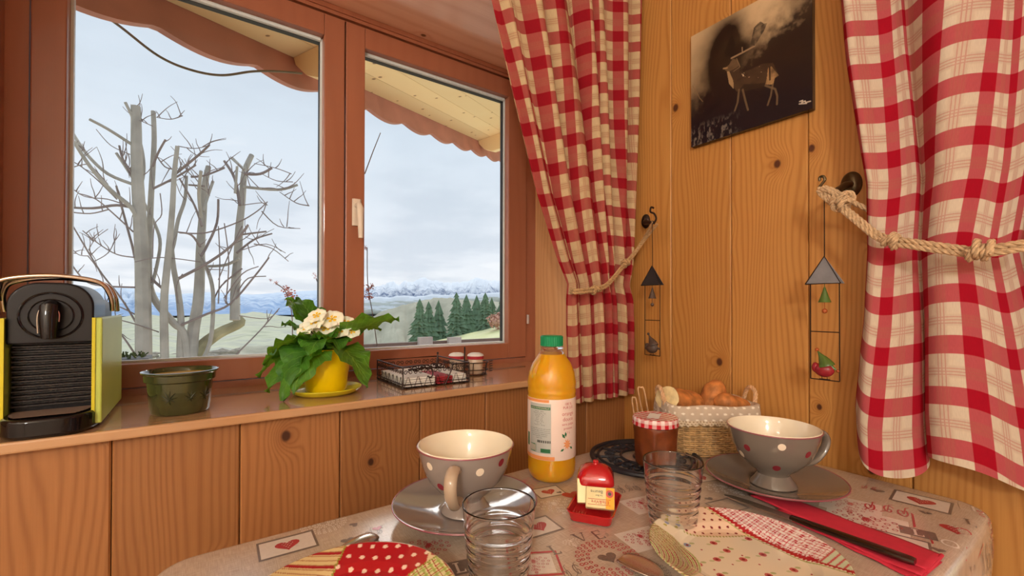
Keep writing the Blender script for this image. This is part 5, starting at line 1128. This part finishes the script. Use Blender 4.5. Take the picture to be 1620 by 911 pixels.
def ltext(k, s_, u, z, size, h=.0001, sx=1.):
    vs, fs = plane_text(s_, size); b = LBs.setdefault(k, MB()); b.add([wrap(u+x*sx/.0417, z+y, h) for x, y, _ in vs], fs)
# the viewer sees u from about -1.3 (left) to 1.3 (right); back-of-pack panel on the left half
lrect('ink_o', -1.6, .12, .0415, .0475); lrect('ink_o', -1.6, -.1, .136, .1405); lrect('ink_w', -1.02, -.02, .052, .134, .00003)
lrect('ink_g', -.98, -.05, .124, .1285, .00008); ltext('label', 'VALEURS NUTRITIONNELLES', -.52, .1262, .0028, .00014)
for i in range(9):
    z = .121-.0028*i; ltext('ink_k', ['Energie   190 kJ', 'Matieres grasses   0 g', 'acides gras   0 g', 'Glucides   10 g', 'sucres   9 g', 'Fibres   0,5 g', 'Proteines   0,7 g', 'Sel   0 g', 'Vitamine C   30 mg'][i], -.52, z, .0026)
for i in range(6): ltext('ink_k', ['jus orange 100 % pur jus, sans sucres', 'ajoutes. Bien agiter avant ouverture.', 'A conserver au frais apres ouverture', 'et a consommer rapidement.', 'Mis en bouteille en France.', 'Servir frais'][i], -.52, .0925-.0030*i, .0026)
lrect('ink_g', -.98, -.66, .0535, .0665, .00006); lrect('ink_g', -.45, -.05, .0535, .060, .00006); lrect('ink_k', -.6, -.04, .0695, .0735, .00005); lrect('ink_g', -1.25, -1.08, .06, .082, .00006)
for i in range(7): lrect('label', -.97+.043*i, -.95+.043*i, .055, .065, .00009)
for i, (s_, z) in enumerate((('100 %', .133), ('PUR JUS', .127), ('orange', .117), ('douce', .108), ('sans pulpe', .100), ('pressee', .093), ('1 L', .086))): ltext('ink_r', s_, .72, z, .0090 if i in (2, 3) else .0060)
for k, b in LBs.items(): tag(b.build('label_print', k, lab_o, smooth=False), kind='stuff')
b = MB(); n = 10
for k in range(9): a = TAU*k/9; b.add([wrap(.66, .067, .0004), wrap(.66+.10*math.cos(a-.3), .067+.0055*math.sin(a-.3), .0005), wrap(.66+.20*math.cos(a), .067+.0095*math.sin(a), .0005), wrap(.66+.10*math.cos(a+.3), .067+.0055*math.sin(a+.3), .0005)], [(0, 1, 2, 3)])
b.build('orange_print', 'ink_o', lab_o, smooth=False); b = MB()
for (u, z, a, l) in ((.56, .077, 2.2, .010), (.60, .079, 1.7, .009), (.52, .060, 3.6, .008), (.80, .062, -.6, .008)):
    d = (math.cos(a), math.sin(a)); b.add([wrap(u, z, .0003), wrap(u+(d[0]*l*.5-d[1]*l*.25)/.0417, z+d[1]*l*.5+d[0]*l*.25, .0003), wrap(u+d[0]*l/.0417, z+d[1]*l, .0003), wrap(u+(d[0]*l*.5+d[1]*l*.25)/.0417, z+d[1]*l*.5-d[0]*l*.25, .0003)], [(0, 1, 2, 3)])
b.build('leaf_print', 'ink_g', lab_o, smooth=False)

# butter dish, packets, lid
ang = math.radians(-57); bd = thing('butter_dish', (.466, .452, Z_), 'small red ceramic butter dish with raised rim in front of the bottle', 'butter dish', rz=ang)
def rrect(w, h, r, n=6):
    P = []
    for cx, cy, a0 in ((w-r, h-r, 0), (-w+r, h-r, PI/2), (-w+r, -h+r, PI), (w-r, -h+r, 3*PI/2)):
        for i in range(n+1): a = a0+PI/2*i/n; P.append((cx+r*math.cos(a), cy+r*math.sin(a)))
    return P
def loft(b, sec):   # list of (w,h,r,z)
    n = None; vs = []
    for w, h, r, z in sec: P = rrect(w, h, r); n = len(P); vs += [(x, y, z) for x, y in P]
    m_ = len(sec); return b.add(vs, [(j*n+i, j*n+(i+1) % n, (j+1)*n+(i+1) % n, (j+1)*n+i) for j in range(m_-1) for i in range(n)]+[tuple(range(n-1, -1, -1)), tuple((m_-1)*n+i for i in range(n))])
b = MB(); loft(b, [(.024, .036, .008, 0), (.0285, .041, .010, .0015), (.0315, .0445, .011, .012), (.0325, .0455, .011, .014), (.0315, .0445, .010, .0147), (.0300, .043, .010, .0138), (.0275, .040, .009, .005), (.024, .036, .008, .0035)]); b.build('dish', 'red_glaze', bd)
for k in range(5): b = MB(); b.tube([(-.0255+.004*k, -.036, .0042), (-.0255+.004*k, -.012, .0042)], .0009, 6); b.build('ridge', 'red_glaze', bd)
fw = Vector((-.745, -.667, 0)).normalized()     # towards the viewer
def packet(pos, w, h, th, tilt, yaw_, label, printed):
    t = thing('butter_packet', pos, label, 'butter packet', group='wrapped butter portions on the red dish'); t.rotation_mode = 'XYZ'
    t.rotation_euler = (math.radians(tilt), 0, yaw_)
    b = MB(); loft(b, [(w/2*.96, th/2*.7, .001, -h/2), (w/2, th/2, .0015, -h/2+.001), (w/2, th/2, .0015, h/2-.001), (w/2*.96, th/2*.7, .001, h/2)]); wr_ = b.build('wrapper', 'foil', t)
    y = -th/2-.00025; b = MB(); b.box((w*.20, y+.0001, -h/2+.0004), (w/2-.0004, y+.0003, h/2-.0006)); b.build('gold_band', 'gold', wr_, smooth=False)
    if printed:
        b = MB(); b.add([(w*.33+.0052*math.cos(a), y-.00012, h*.2+.0052*math.sin(a)) for a in np.linspace(0, TAU, 19)[:-1]], [tuple(range(18))]); b.build('emblem', 'ink_r', wr_, smooth=False)
        b = MB(); b.add([(w*.33+.0024*math.cos(a), y-.0002, h*.2+.0024*math.sin(a)) for a in np.linspace(0, TAU, 13)[:-1]], [tuple(range(12))]); b.build('emblem_centre', 'ink_k', wr_, smooth=False)
        for s_, k, x, z, sz in (('Elle&Vire', 'red_glaze', .0, -h*.2, .0066), ('Beurre', 'ink_k', -w*.12, h*.26, .0062), ('Le Bon', 'ink_k', -w*.04, h*.09, .0034)):
            vs, fs = plane_text(s_, sz); b = MB(); b.add([(x-a, y-.00015, z-c) for a, c, _ in vs], fs); tag(b.build('lettering', k, wr_, smooth=False), kind='stuff')
        b = MB()
        for z in (-h*.33, -h*.08): b.add([(-w*.42, y-.0001, z-.0003), (w*.36, y-.0001, z-.0003), (w*.36, y-.0001, z+.0003), (-w*.42, y-.0001, z+.0003)], [(0, 1, 2, 3)])
        b.build('rule', 'red_glaze', wr_, smooth=False)
    return t
yw = math.atan2(fw.x, -fw.y)*-1
yw = math.atan2(-.667, -.745)+PI/2
pc0 = Vector((.468, .450, Z_))
packet(pc0+Vector((-.002, -.008, .0225)), .040, .029, .010, -34, yw, 'gold and cream butter packet leaning at the front of the red dish', True)
packet(pc0+Vector((.003, .014, .024)), .042, .034, .010, -28, yw+.12, 'cream butter packet behind the front one on the red dish', False)
lt = thing('butter_dish_lid', pc0+Vector((.022, .024, .0315)), 'shiny red domed lid with knob perched on the butter packets', 'domed_lid', rz=ang+.1); lt.rotation_mode = 'XYZ'
lt.rotation_euler = (math.radians(0), math.radians(0), yw)  # this is the lid of the butter dish, set down on its packets
b = MB(); loft(b, [(.0262, .0225, .010, 0), (.0275, .0238, .011, .0006), (.0278, .0240, .011, .002), (.0265, .0228, .011, .010), (.0225, .019, .011, .0185), (.016, .013, .009, .0235), (.007, .006, .005, .026)]); b.build('domed_lid', 'red_glaze', lt)
b = MB(); b.lathe([(.004, .0255), (.0032, .0275), (.0045, .0295), (.0035, .0315), (0, .0322)], 18); b.build('knob', 'red_glaze', lt)

# trivet and jam jar
TVc = (.700, .548); tv = thing('trivet', (TVc[0], TVc[1], Z_), 'round black cast iron trivet of openwork scrolls under the jam jar', 'trivet')
b = MB()
for R_, r_ in ((.100, .0045), (.088, .0028), (.045, .003), (.02, .003)): b.tube([(R_*math.cos(a), R_*math.sin(a), .0065) for a in np.linspace(0, TAU, 61)[:-1]], r_, 8, closed=True)
b.build('ring', 'cast', tv)
for k in range(10):
    a = TAU*k/10; u = Vector((math.cos(a), math.sin(a), 0)); w = Vector((-math.sin(a), math.cos(a), 0)); b = MB()
    for s_ in (1, -1): scroll(b, u*.066+w*(.011*s_)+Vector((0, 0, .0065)), .0115, u, w*s_, 1.4, .0026, 1, PI*.3)
    b.tube([u*.045+Vector((0, 0, .0065)), u*.088+Vector((0, 0, .0065))], .0026, 6); tag(b.build('scroll', 'cast', tv), kind=None)
for k in range(4): a = TAU*(k+.5)/4; b = MB(); b.lathe([(.005, 0), (.006, .004), (.004, .0065)], 12, (.094*math.cos(a), .094*math.sin(a), 0)); b.build('foot', 'cast', tv)
jj = thing('jam_jar', (.672, .503, Z_+.0112), 'jar of orange jam with red checked lid on the trivet', 'jar'); n = 10
def facet(r, z, k=.0): return [(r*(1-k*abs(math.sin(5*(TAU*i/40))))*math.cos(TAU*i/40), r*(1-k*abs(math.sin(5*(TAU*i/40))))*math.sin(TAU*i/40), z) for i in range(40)]
def fl(prof): b = MB(); m_ = len(prof); b.add([v for r, z, k in prof for v in facet(r, z, k)], [(j*40+i, j*40+(i+1) % 40, (j+1)*40+(i+1) % 40, (j+1)*40+i) for j in range(m_-1) for i in range(40)]+[tuple(range(39, -1, -1)), tuple((m_-1)*40+i for i in range(40))]); return b
fl([(.033, 0, 0), (.035, .003, .02), (.0365, .012, .05), (.0385, .055, .05), (.039, .066, .01), (.0385, .072, 0), (.0375, .078, 0)]).build('glass_body', 'bottle', jj)
fl([(.032, .003, 0), (.034, .005, .02), (.0353, .012, .05), (.0373, .055, .05), (.0378, .066, .01), (.0373, .071, 0)]).build('jam', 'jam', jj)
b = MB(); b.lathe([(.0400, .0725), (.0405, .0735), (.0405, .0745), (.0398, .075)]+[(.0398, .0751+.0006*i) for i in range(14)]+[(.0392, .085), (.038, .0862)]+[(.0375-.0012*i, .0866+(-.0006 if i > 3 else 0)) for i in range(31)]+[(0, .086)], 240); lid = b.build('lid', vcol_mat('checked_lid', .25, coat=.3), jj)
def lidcol(co):
    r = np.hypot(co[:, 0], co[:, 1]); a = np.arctan2(co[:, 1], co[:, 0]); top = co[:, 2] > .0864
    s1 = np.where(r > .0385, (a*9/PI) % 1 < .5, (co[:, 0]/.0095) % 1 < .5); s2 = np.where(r > .0385, co[:, 2] < .0795, (co[:, 1]/.0095) % 1 < .5)
    k = (s1.astype(float)+s2)/2; W = np.array([s2l(238), s2l(220), s2l(214)]); R_ = np.array([s2l(196), s2l(30), s2l(44)]); return W*(1-k[:, None])+R_*k[:, None]
paint(lid, lidcol)
b = MB(); b.box((-.019, -.008, .0868), (.016, .012, .0872), Matrix.Rotation(.5, 4, 'Z')); b.build('lid_label', 'white_cloth', jj, smooth=False)

# plates
def plate(c, fn, lab, sq=.03, rot=0.):
    t = thing('plate', (c[0], c[1], Z_), lab, 'plate', rz=rot)
    prof = [(0, .003), (.05, .003), (.054, 0), (.058, .002), (.075, .008), (.0985, .0165), (.1015, .0178)]
    top = [(.1020, .0190), (.1015, .0200), (.1000, .0203)]+[(float(r), float(np.interp(r, [0, .060, .066, .075, .1], [.0062, .0062, .0075, .0125, .0203]))) for r in np.linspace(.0995, 0.0004, 165)]+[(0, .0062)]
    n = 420; b = MB(); b.lathe(prof+[(.1019, .0185)], 120, cap=False); b.v = [(x*(1+sq*.5*(1-math.cos(4*math.atan2(y, x)))/2), y*(1+sq*.5*(1-math.cos(4*math.atan2(y, x)))/2), z) for x, y, z in b.v]; b.build('underside', 'cup_in', t)
    th = np.linspace(0, TAU, n+1)[:-1]; vs = []
    for r, z in top[:-1]: k = r*(1+sq*.5*(1-np.cos(4*th))/2); vs += list(zip(k*np.cos(th), k*np.sin(th), np.full(n, z)))
    b = MB(); m_ = len(top)-1; b.v = [tuple(map(float, v)) for v in vs]; b.v.append((0, 0, .0062)); b.f = [(j*n+i, j*n+(i+1) % n, (j+1)*n+(i+1) % n, (j+1)*n+i) for j in range(m_-1) for i in range(n)]+[((m_-1)*n+i, (m_-1)*n+(i+1) % n, m_*n) for i in range(n)]
    o = b.build('decorated_face', 'vc_gloss', t, auto=False); paint(o, fn); return t
def lc(r, g, b_): return np.array([s2l(r), s2l(g), s2l(b_)])
def bl(c, m_, col, k=1.): m_ = (m_*k)[:, None] if m_.dtype != bool else (m_.astype(float)*k)[:, None]; return c*(1-m_)+col*m_
def dots(x, y, p, r): jx = (np.floor(y/p) % 2)*.5; return np.hypot(((x/p+jx) % 1)-.5, (y/p % 1)-.5)*p < r
def st(v, p, w, o_=0.): return ((v/p+o_) % 1) < w
# frame for painting: vx to the right in the picture, vy away from the viewer
def vxy(co): x, y = co[:, 0], co[:, 1]; return x*math.cos(YAW)-y*math.sin(YAW), x*math.sin(YAW)+y*math.cos(YAW)
def plateR_fn(co):
    x, y = vxy(co); n = len(x); c = np.tile(lc(240, 228, 200), (n, 1)); r = np.hypot(x, y)
    fl_ = [(-.052, .03, 'b'), (-.018, .035, 'r'), (.0, -.0, 'r'), (.028, .01, 'r'), (-.03, .0, 'r'), (-.01, .018, 'r'), (.012, -.03, 'r'), (-.04, -.03, 'r'), (.045, -.02, 'r'), (-.055, -.01, 'r'), (.03, .045, 'r'), (.0, -.055, 'r'), (-.03, -.06, 'r')]
    for i, (a, b_, k) in enumerate(fl_):
        d = np.hypot(x-a, y-b_); c = bl(c, d < .0042, lc(196, 90, 92) if k == 'r' else lc(150, 160, 180)); c = bl(c, d < .0018, lc(130, 20, 34)); c = bl(c, np.hypot(x-a-.007, (y-b_-.004)*1.6) < .0032, lc(166, 178, 110), .8); c = bl(c, np.hypot(x-a+.007, (y-b_+.003)*1.6) < .003, lc(186, 190, 130), .7)
        c = bl(c, np.hypot(x-a-.013, y-b_+.010) < .0012, lc(170, 40, 50))
    # left band: green and red strings
    m_ = x < -.058+.35*(np.abs(y-.01)**1.3)*0+.00; m_ = (x+.10*(y*y)/.01) < -.052; c = bl(c, m_, lc(232, 214, 170)); w = x+.10*(y*y)/.01; c = bl(c, m_&st(w, .0052, .30), lc(150, 50, 46)); c = bl(c, m_&st(w, .0052, .3, .5), lc(160, 172, 96)); c = bl(c, m_&st(y+.3*x, .006, .18), lc(176, 176, 120), .6)
    # dotted scallop at the far side
    m_ = (y > .050+.18*(x+.0)**2*10)&(x > -.045)&(x < .055); c = bl(c, m_, lc(238, 206, 176)); c = bl(c, m_&dots(x, y, .0105, .0017), lc(130, 26, 34)); e = np.abs(y-(.050+1.8*x**2)) < .0016; c = bl(c, e&(x > -.047)&(x < .055)&st(x, .004, .6), lc(176, 168, 96))
    m_ = (y > .052)&(x <= -.045)&(x > -.075); c = bl(c, m_&dots(x+.002, y, .014, .003), lc(150, 160, 190)); c = bl(c, m_&dots(x+.006, y+.005, .014, .0022), lc(186, 178, 90))
    # red plaid at right
    b0 = x+.55*(y-.02)+1.2*(y-.02)**2; m_ = b0 > .062-.004; c = bl(c, m_, lc(242, 232, 226)); u, v = x*.9+y*.42, y*.9-x*.42
    s_ = (st(u, .0125, .42).astype(float)+st(v, .0125, .42))/2*(~st(u, .0031, .22))*(~st(v, .0031, .22)); c = bl(c, m_.astype(float)*s_, lc(188, 18, 44)); c = bl(c, m_&st(u, .0125, .06, .3), lc(200, 60, 70)); c = bl(c, m_&st(v, .0125, .06, .3), lc(200, 60, 70))
    e = np.abs(b0-.058) < .0032+.0012*np.sin(y*1500); c = bl(c, e, lc(176, 36, 44)); e = np.abs(b0-.0525) < .0008; c = bl(c, e, lc(170, 176, 100))
    m_ = (u > .062)&(v < -.045); c = bl(c, m_, lc(210, 222, 190)); c = bl(c, m_&st(v, .008, .3), lc(196, 70, 80)); return c
def plateL_fn(co):
    x, y = vxy(co); n = len(x); c = np.tile(lc(232, 206, 160), (n, 1))
    c = bl(c, dots(x, y, .022, .003), lc(180, 80, 70))
    m_ = (x < -.038)&(y > -.02); c = bl(c, m_, lc(222, 196, 140)); v = y-.25*x; c = bl(c, m_&st(v, .018, .22), lc(168, 40, 46)); c = bl(c, m_&st(v, .006, .2, .4), lc(178, 120, 80))
    m_ = (x >= -.038)&(y > .040+.35*(.02-x)*0)&(y > .052-.55*(x+.038)*-1*0+.0)&(y-.62*x > .028)&(x < .060); c = bl(c, m_, lc(178, 26, 36)); c = bl(c, m_&dots(x, y, .0145, .0026), lc(244, 214, 190))
    m_ = (y-.62*x <= .028)&(x > .012)&(y > .0); c = bl(c, m_, lc(228, 218, 160)); u, v = x*.85+y*.5, y*.85-x*.5; c = bl(c, m_&st(u, .0085, .28), lc(156, 176, 70), .7); c = bl(c, m_&st(v, .0085, .28), lc(156, 176, 70), .7); c = bl(c, m_&(st(u, .0085, .10, .5)|st(v, .0085, .10, .5)), lc(176, 60, 50)); c = bl(c, m_&(np.abs(u-.036) < .0016), lc(140, 20, 30)); c = bl(c, m_&(np.abs(u-.062) < .0013), lc(160, 30, 40))
    for e in (np.abs(y-.62*x-.028) < .0016, (np.abs(x+.038) < .0014)&(y > -.02)): c = bl(c, e&st(x+y, .0035, .6)&(x > -.045), lc(150, 150, 60))
    m_ = (x > .055)&(y < .035); c = bl(c, m_, lc(244, 240, 232)); r = np.hypot(x, y); c = bl(c, r > .1008, lc(240, 226, 206)); return c
plate((.509, .262), plateR_fn, 'patchwork printed plate with red check and cherries beside the red napkin', .02)
plate((.116, .428), plateL_fn, 'patchwork printed plate with red dotted patch at left front', .02)

# napkin and cutlery
nk = thing('red_napkin', (.69, .24, Z_), 'folded bright red paper napkin right of the plate', 'napkin'); o_ = nk.location
def sheet(b, P, z, th, bulge=.0):
    A_, B_, C_, D_ = [Vector((p[0], p[1], 0)) for p in P]
    def f(u, v): p = A_.lerp(B_, u).lerp(D_.lerp(C_, u), v); return (p.x-o_.x, p.y-o_.y, z+bulge*math.sin(PI*u)*(1+.3*math.sin(v*9))+.0006*math.sin(v*14+u*3))
    b.grid(f, 10, 30); return b
for i, (P, z) in enumerate((([(.655, .232), (.716, .228), (.700, .132), (.628, .136)], .0018), ([(.663, .300), (.73, .300), (.706, .133), (.640, .137)], .0034), ([(.692, .345), (.737, .343), (.712, .1335), (.655, .135)], .0050))):
    b = MB(); sheet(b, P, z, 0, .0014 if i == 2 else .0003); o = b.build('fold', 'red_napkin', nk, solid=.0009)
b = MB(); b.tube([Vector((.712-o_.x, .1345-o_.y, .0042)).lerp(Vector((.655-o_.x, .136-o_.y, .0042)), t) for t in np.linspace(0, 1, 8)], .0022, 8); b.build('fold_edge', 'red_napkin', nk)
def cutlery_frame(A, B): d = (B-A).normalized(); return d, Vector((-d.y, d.x, 0))
kn = thing('knife', (.6575, .25, Z_+.0076), 'dark steel table knife lying on the red napkin', 'knife'); A = Vector((0, .103, 0)); b = MB()
bl_ = [(-.0045, .115), (.0, .117), (.006, .108), (.0095, .085), (.010, .03), (.006, .02), (-.006, .02), (-.0065, .06), (-.006, .105)]
b.add([(x, y, z-.0007+.000) for z in (0, .0012) for x, y in bl_], [tuple(range(8, -1, -1)), tuple(range(9, 18))]+[(i, (i+1) % 9, 9+(i+1) % 9, 9+i) for i in range(9)]); b.build('blade', 'steel', kn, smooth=False)
b = MB(); hpf = [(.0045, .0028), (.0055, .003), (.0058, .0034), (.006, .0036), (.0064, .0038), (.0064, .0036), (.0055, .003)]; vs = []; k = 12; ys = [.024, .015, -.01, -.04, -.08, -.100, -.104]
for (w, h), y in zip(hpf, ys): vs += [(w*math.copysign(abs(math.cos(TAU*q/k))**.6, math.cos(TAU*q/k)), y, h*math.copysign(abs(math.sin(TAU*q/k))**.6, math.sin(TAU*q/k))+.0014) for q in range(k)]
b.add(vs, [(i*k+q, i*k+(q+1) % k, (i+1)*k+(q+1) % k, (i+1)*k+q) for i in range(6) for q in range(k)]+[tuple(range(k-1, -1, -1)), tuple(6*k+q for q in range(k))]); b.build('handle', 'gun', kn)
def spoon(tip, az, lab, L=.17, flip=1):
    t = thing('spoon', (tip[0], tip[1], Z_), lab, 'spoon', rz=az); b = MB(); BL, BW = .052, .0165     # bowl tip at origin, handle runs towards +x
    def f(u, v): x = BL*(1-math.cos(PI*v))/2; w = BW*math.sin(PI*min(1, v*.93+.02))**.62*(1.05-.25*v); q = (u-.5)*2; return (x, w*q, .0068*flip_z(q, v)+.0012)
    flip_z = (lambda q, v: abs(q)**2*math.sin(PI*v)+.35*(1-math.sin(PI*v))) if flip > 0 else (lambda q, v: (1-abs(q)**2)*math.sin(PI*v)+.05)
    b.grid(f, 12, 18); b.build('bowl', 'steel', t, solid=.0010); b = MB(); P = spline([(BL-.003, 0, .0038), (BL+.02, 0, .0065), (BL+.06, 0, .0048), (L, 0, .0028)], 6); vs = []; k = 10
    for i, p in enumerate(P): s_ = i/(len(P)-1); w = lerp(.0026, .0065, s_**1.5); vs += [(p.x, w*math.cos(TAU*q/k), p.z+.0011*math.sin(TAU*q/k)) for q in range(k)]
    b.add(vs, [(i*k+q, i*k+(q+1) % k, (i+1)*k+(q+1) % k, (i+1)*k+q) for i in range(len(P)-1) for q in range(k)]+[tuple(range(k-1, -1, -1)), tuple((len(P)-1)*k+q for q in range(k))]); b.build('handle', 'steel', t); return t
spoon((.399, .348), math.atan2(-.13, .02), 'steel teaspoon in front of the right plate with its handle out of view', .16, 1)
spoon((.186, .566), math.atan2(-.38, -.92), 'steel teaspoon behind the left plate, bowl pointing right', .15, -1)

# bread basket
bc = Vector((.850, .515, Z_)); bk = thing('bread_basket', bc, 'wicker bread basket with dotted cloth liner and lace edge by the wall', 'basket', rz=-YAW)
def per_pt(s_, w, h, r):
    P = rrect(w, h, r, 8); n = len(P); x = s_*n; i = int(x) % n; f = x-int(x); a, c = P[i], P[(i+1) % n]; return a[0]+(c[0]-a[0])*f, a[1]+(c[1]-a[1])*f
pp = rrect(1, .62, .3, 8)
def ringpts(w, h, r, N_):
    P = [Vector((x, y, 0)) for x, y in rrect(w, h, r, 8)]; P.append(P[0]); L = [0]
    for a, c in zip(P, P[1:]): L.append(L[-1]+(c-a).length)
    return [(float(np.interp(L[-1]*i/N_, L, [p.x for p in P])), float(np.interp(L[-1]*i/N_, L, [p.y for p in P]))) for i in range(N_)]
BH = .098; NS = 44
def bsz(z): t = z/BH; return .070+.016*t, .046+.012*t, .03
for j in range(22):
    z = .003+j*(BH-.006)/21; w, h, r = bsz(z); N_ = NS*3; P = ringpts(w, h, r, N_); b = MB(); pts = []
    for i, (x, y) in enumerate(P): k = .0019*math.cos(TAU*i/6+PI*(j % 2)); d = math.hypot(x, y); pts.append((x*(1+k/d), y*(1+k/d), z+.0003*math.sin(i*1.7)))
    b.tube(pts, .0020, 5, closed=True); b.build('wicker_row', 'wicker', bk)
b = MB(); P0_ = ringpts(*bsz(0), NS); P1_ = ringpts(*bsz(BH), NS)
for a, c in zip(P0_, P1_): b.tube([(a[0], a[1], .001), (c[0], c[1], BH)], .0015, 5)
tag(b.build('stakes', 'wicker', bk), kind='stuff'); b = MB(); b.prism([(x, y) for x, y in rrect(.069, .045, .03, 8)], .0005, .003); b.build('base', 'wicker', bk)
for s_ in (-1, 1):
    b = MB(); w = bsz(BH)[0]; rope(b, [(s_*(w-.002), -.020, .070), (s_*(w+.004), -.021, .10), (s_*(w+.008), -.016, .122), (s_*(w+.008), 0, .130), (s_*(w+.008), .016, .122), (s_*(w+.004), .021, .10), (s_*(w-.002), .020, .07)], .0042, 50); b.build('handle', 'wicker_d', bk)
def liner(u, v):
    P = LP[int(round(u*(len(LP)-1))) % len(LP)]; d = math.hypot(*P); w1 = .0022*math.sin(u*TAU*17)+.0012*math.sin(u*TAU*31)
    if v < .18: t = v/.18; k = -.010+.006*t; z = BH-.030+(.034)*t        # inside
    elif v < .3: t = (v-.18)/.12; k = -.004+.010*t; z = BH+.004+.002*math.sin(PI*t)
    else: t = (v-.3)/.7; k = .0058+.002*math.sin(t*3)+w1*t; z = BH+.004-.036*t
    return (P[0]*(1+k/d), P[1]*(1+k/d), z+(.0015*math.sin(u*TAU*40) if v > .98 else 0)+.0015*math.sin(u*TAU*5))
LP = ringpts(*bsz(BH), 300); LP.append(LP[0]); b = MB(); b.grid(liner, 300, 60); lo_ = b.build('cloth_liner', 'vc_soft', bk, auto=False)
def linercol(co):
    a = np.arctan2(co[:, 1]*1.5, co[:, 0])*.078; z = co[:, 2]; c = np.tile(lc(202, 180, 156), (len(a), 1)); m_ = dots(a, z-.003, .0115, .0021)&(z > BH-.022); c = bl(c, m_, lc(244, 232, 214)); m_ = z < BH-.022
    c = bl(c, m_, lc(226, 204, 172)); c = bl(c, m_&(dots(a, z, .0045, .0011)), lc(150, 112, 74)); return c
paint(lo_, linercol)
def bread(lc_, d, L, R, lab, seed):
    t = thing('bread_piece', bc+Matrix.Rotation(-YAW, 3, 'Z') @ Vector(lc_), lab, 'bread', group='pieces of baguette in the basket'); d = (Matrix.Rotation(-YAW, 3, 'Z') @ Vector(d)).normalized(); u = d.cross(Vector((0, 0, 1))).normalized(); w = u.cross(d); b = MB()
    def f(a, v):
        th = TAU*a; r = R*math.sqrt(max(.0, 1-max(0, (v-.62)/.385)**2.2))*(1+.03*math.sin(th*2+seed)+.02*math.sin(v*7+th)); sc = 1+.05*math.exp(-((math.sin(th)-.9)**2)*20)*math.sin(v*16+th*2)
        return tuple(d*(L*(v-.5))+(u*math.cos(th)*1.1+w*math.sin(th)*.85)*r*sc)
    b.grid(f, 28, 22); n = 28; b.f.append(tuple(22*29+i for i in range(28))); b.build('crust', 'crust', t, auto=False)
    b = MB(); ring = [Vector(f(i/28, 0)) for i in range(28)]; c = -d*(L*.5); vs = []
    for k in (1., .8, .55, .3): vs += [c+(p-c)*k-d*(.0022*random.random()+(.0015 if k < 1 else 0)) for p in ring]
    vs.append(c-d*.002); b.add(vs, [(j*28+i, j*28+(i+1) % 28, (j+1)*28+(i+1) % 28, (j+1)*28+i) for j in range(3) for i in range(28)]+[(3*28+i, 3*28+(i+1) % 28, 112) for i in range(28)]); b.build('crumb', 'crumb', t)
bread((-.045, .0, .100), (.9, .36, -.22), .085, .029, 'baguette end with golden crust at left of the basket', 1)
bread((.018, .016, .103), (.35, -.25, .85), .085, .027, 'upright piece of baguette, the tallest at right of the basket', 2)
bread((.043, -.010, .098), (-.85, -.2, .30), .065, .023, 'low cut piece of baguette at the right end of the basket', 3)
# pale tongs and folded cloth standing at the left of the basket
tg = thing('serving_tongs', (.770, .590, Z_), 'pale looped wooden tongs standing between curtain and bread basket', 'tongs'); b = MB(); gl = tg.location
for a_, c_, r_ in (((1014, 700), (1003, 632), .004), ((1030, 690), (1014, 616), .006)):
    A = hy(*a_, .60)-gl; B_ = hy(*c_, .60)-gl; A.z = .004; s_ = _R*r_
    b.tube(spline([A-s_*.4, A.lerp(B_, .6)-s_, B_-s_, B_+Vector((0, 0, .004)), B_+s_, A.lerp(B_, .6)+s_, A+s_*.4], 5), .0015, 8)
b.build('loop', 'wicker_d', tg)
fc = thing('white_cloth', hy(1036, 640, .565), 'small white cloth tucked beside the left end of the bread basket', 'cloth'); b = MB()
fc.location = (.789, .566, Z_)
def fclo(u, v): return tuple(_R*((u-.5)*.020+.004*math.sin(v*6))+_F*(.006*math.sin(u*9+v*3))+Vector((0, 0, .002+v*(.118-.02*abs(u-.4)))))
b.grid(fclo, 12, 20); b.build('fold', 'white_cloth', fc, solid=.0012)
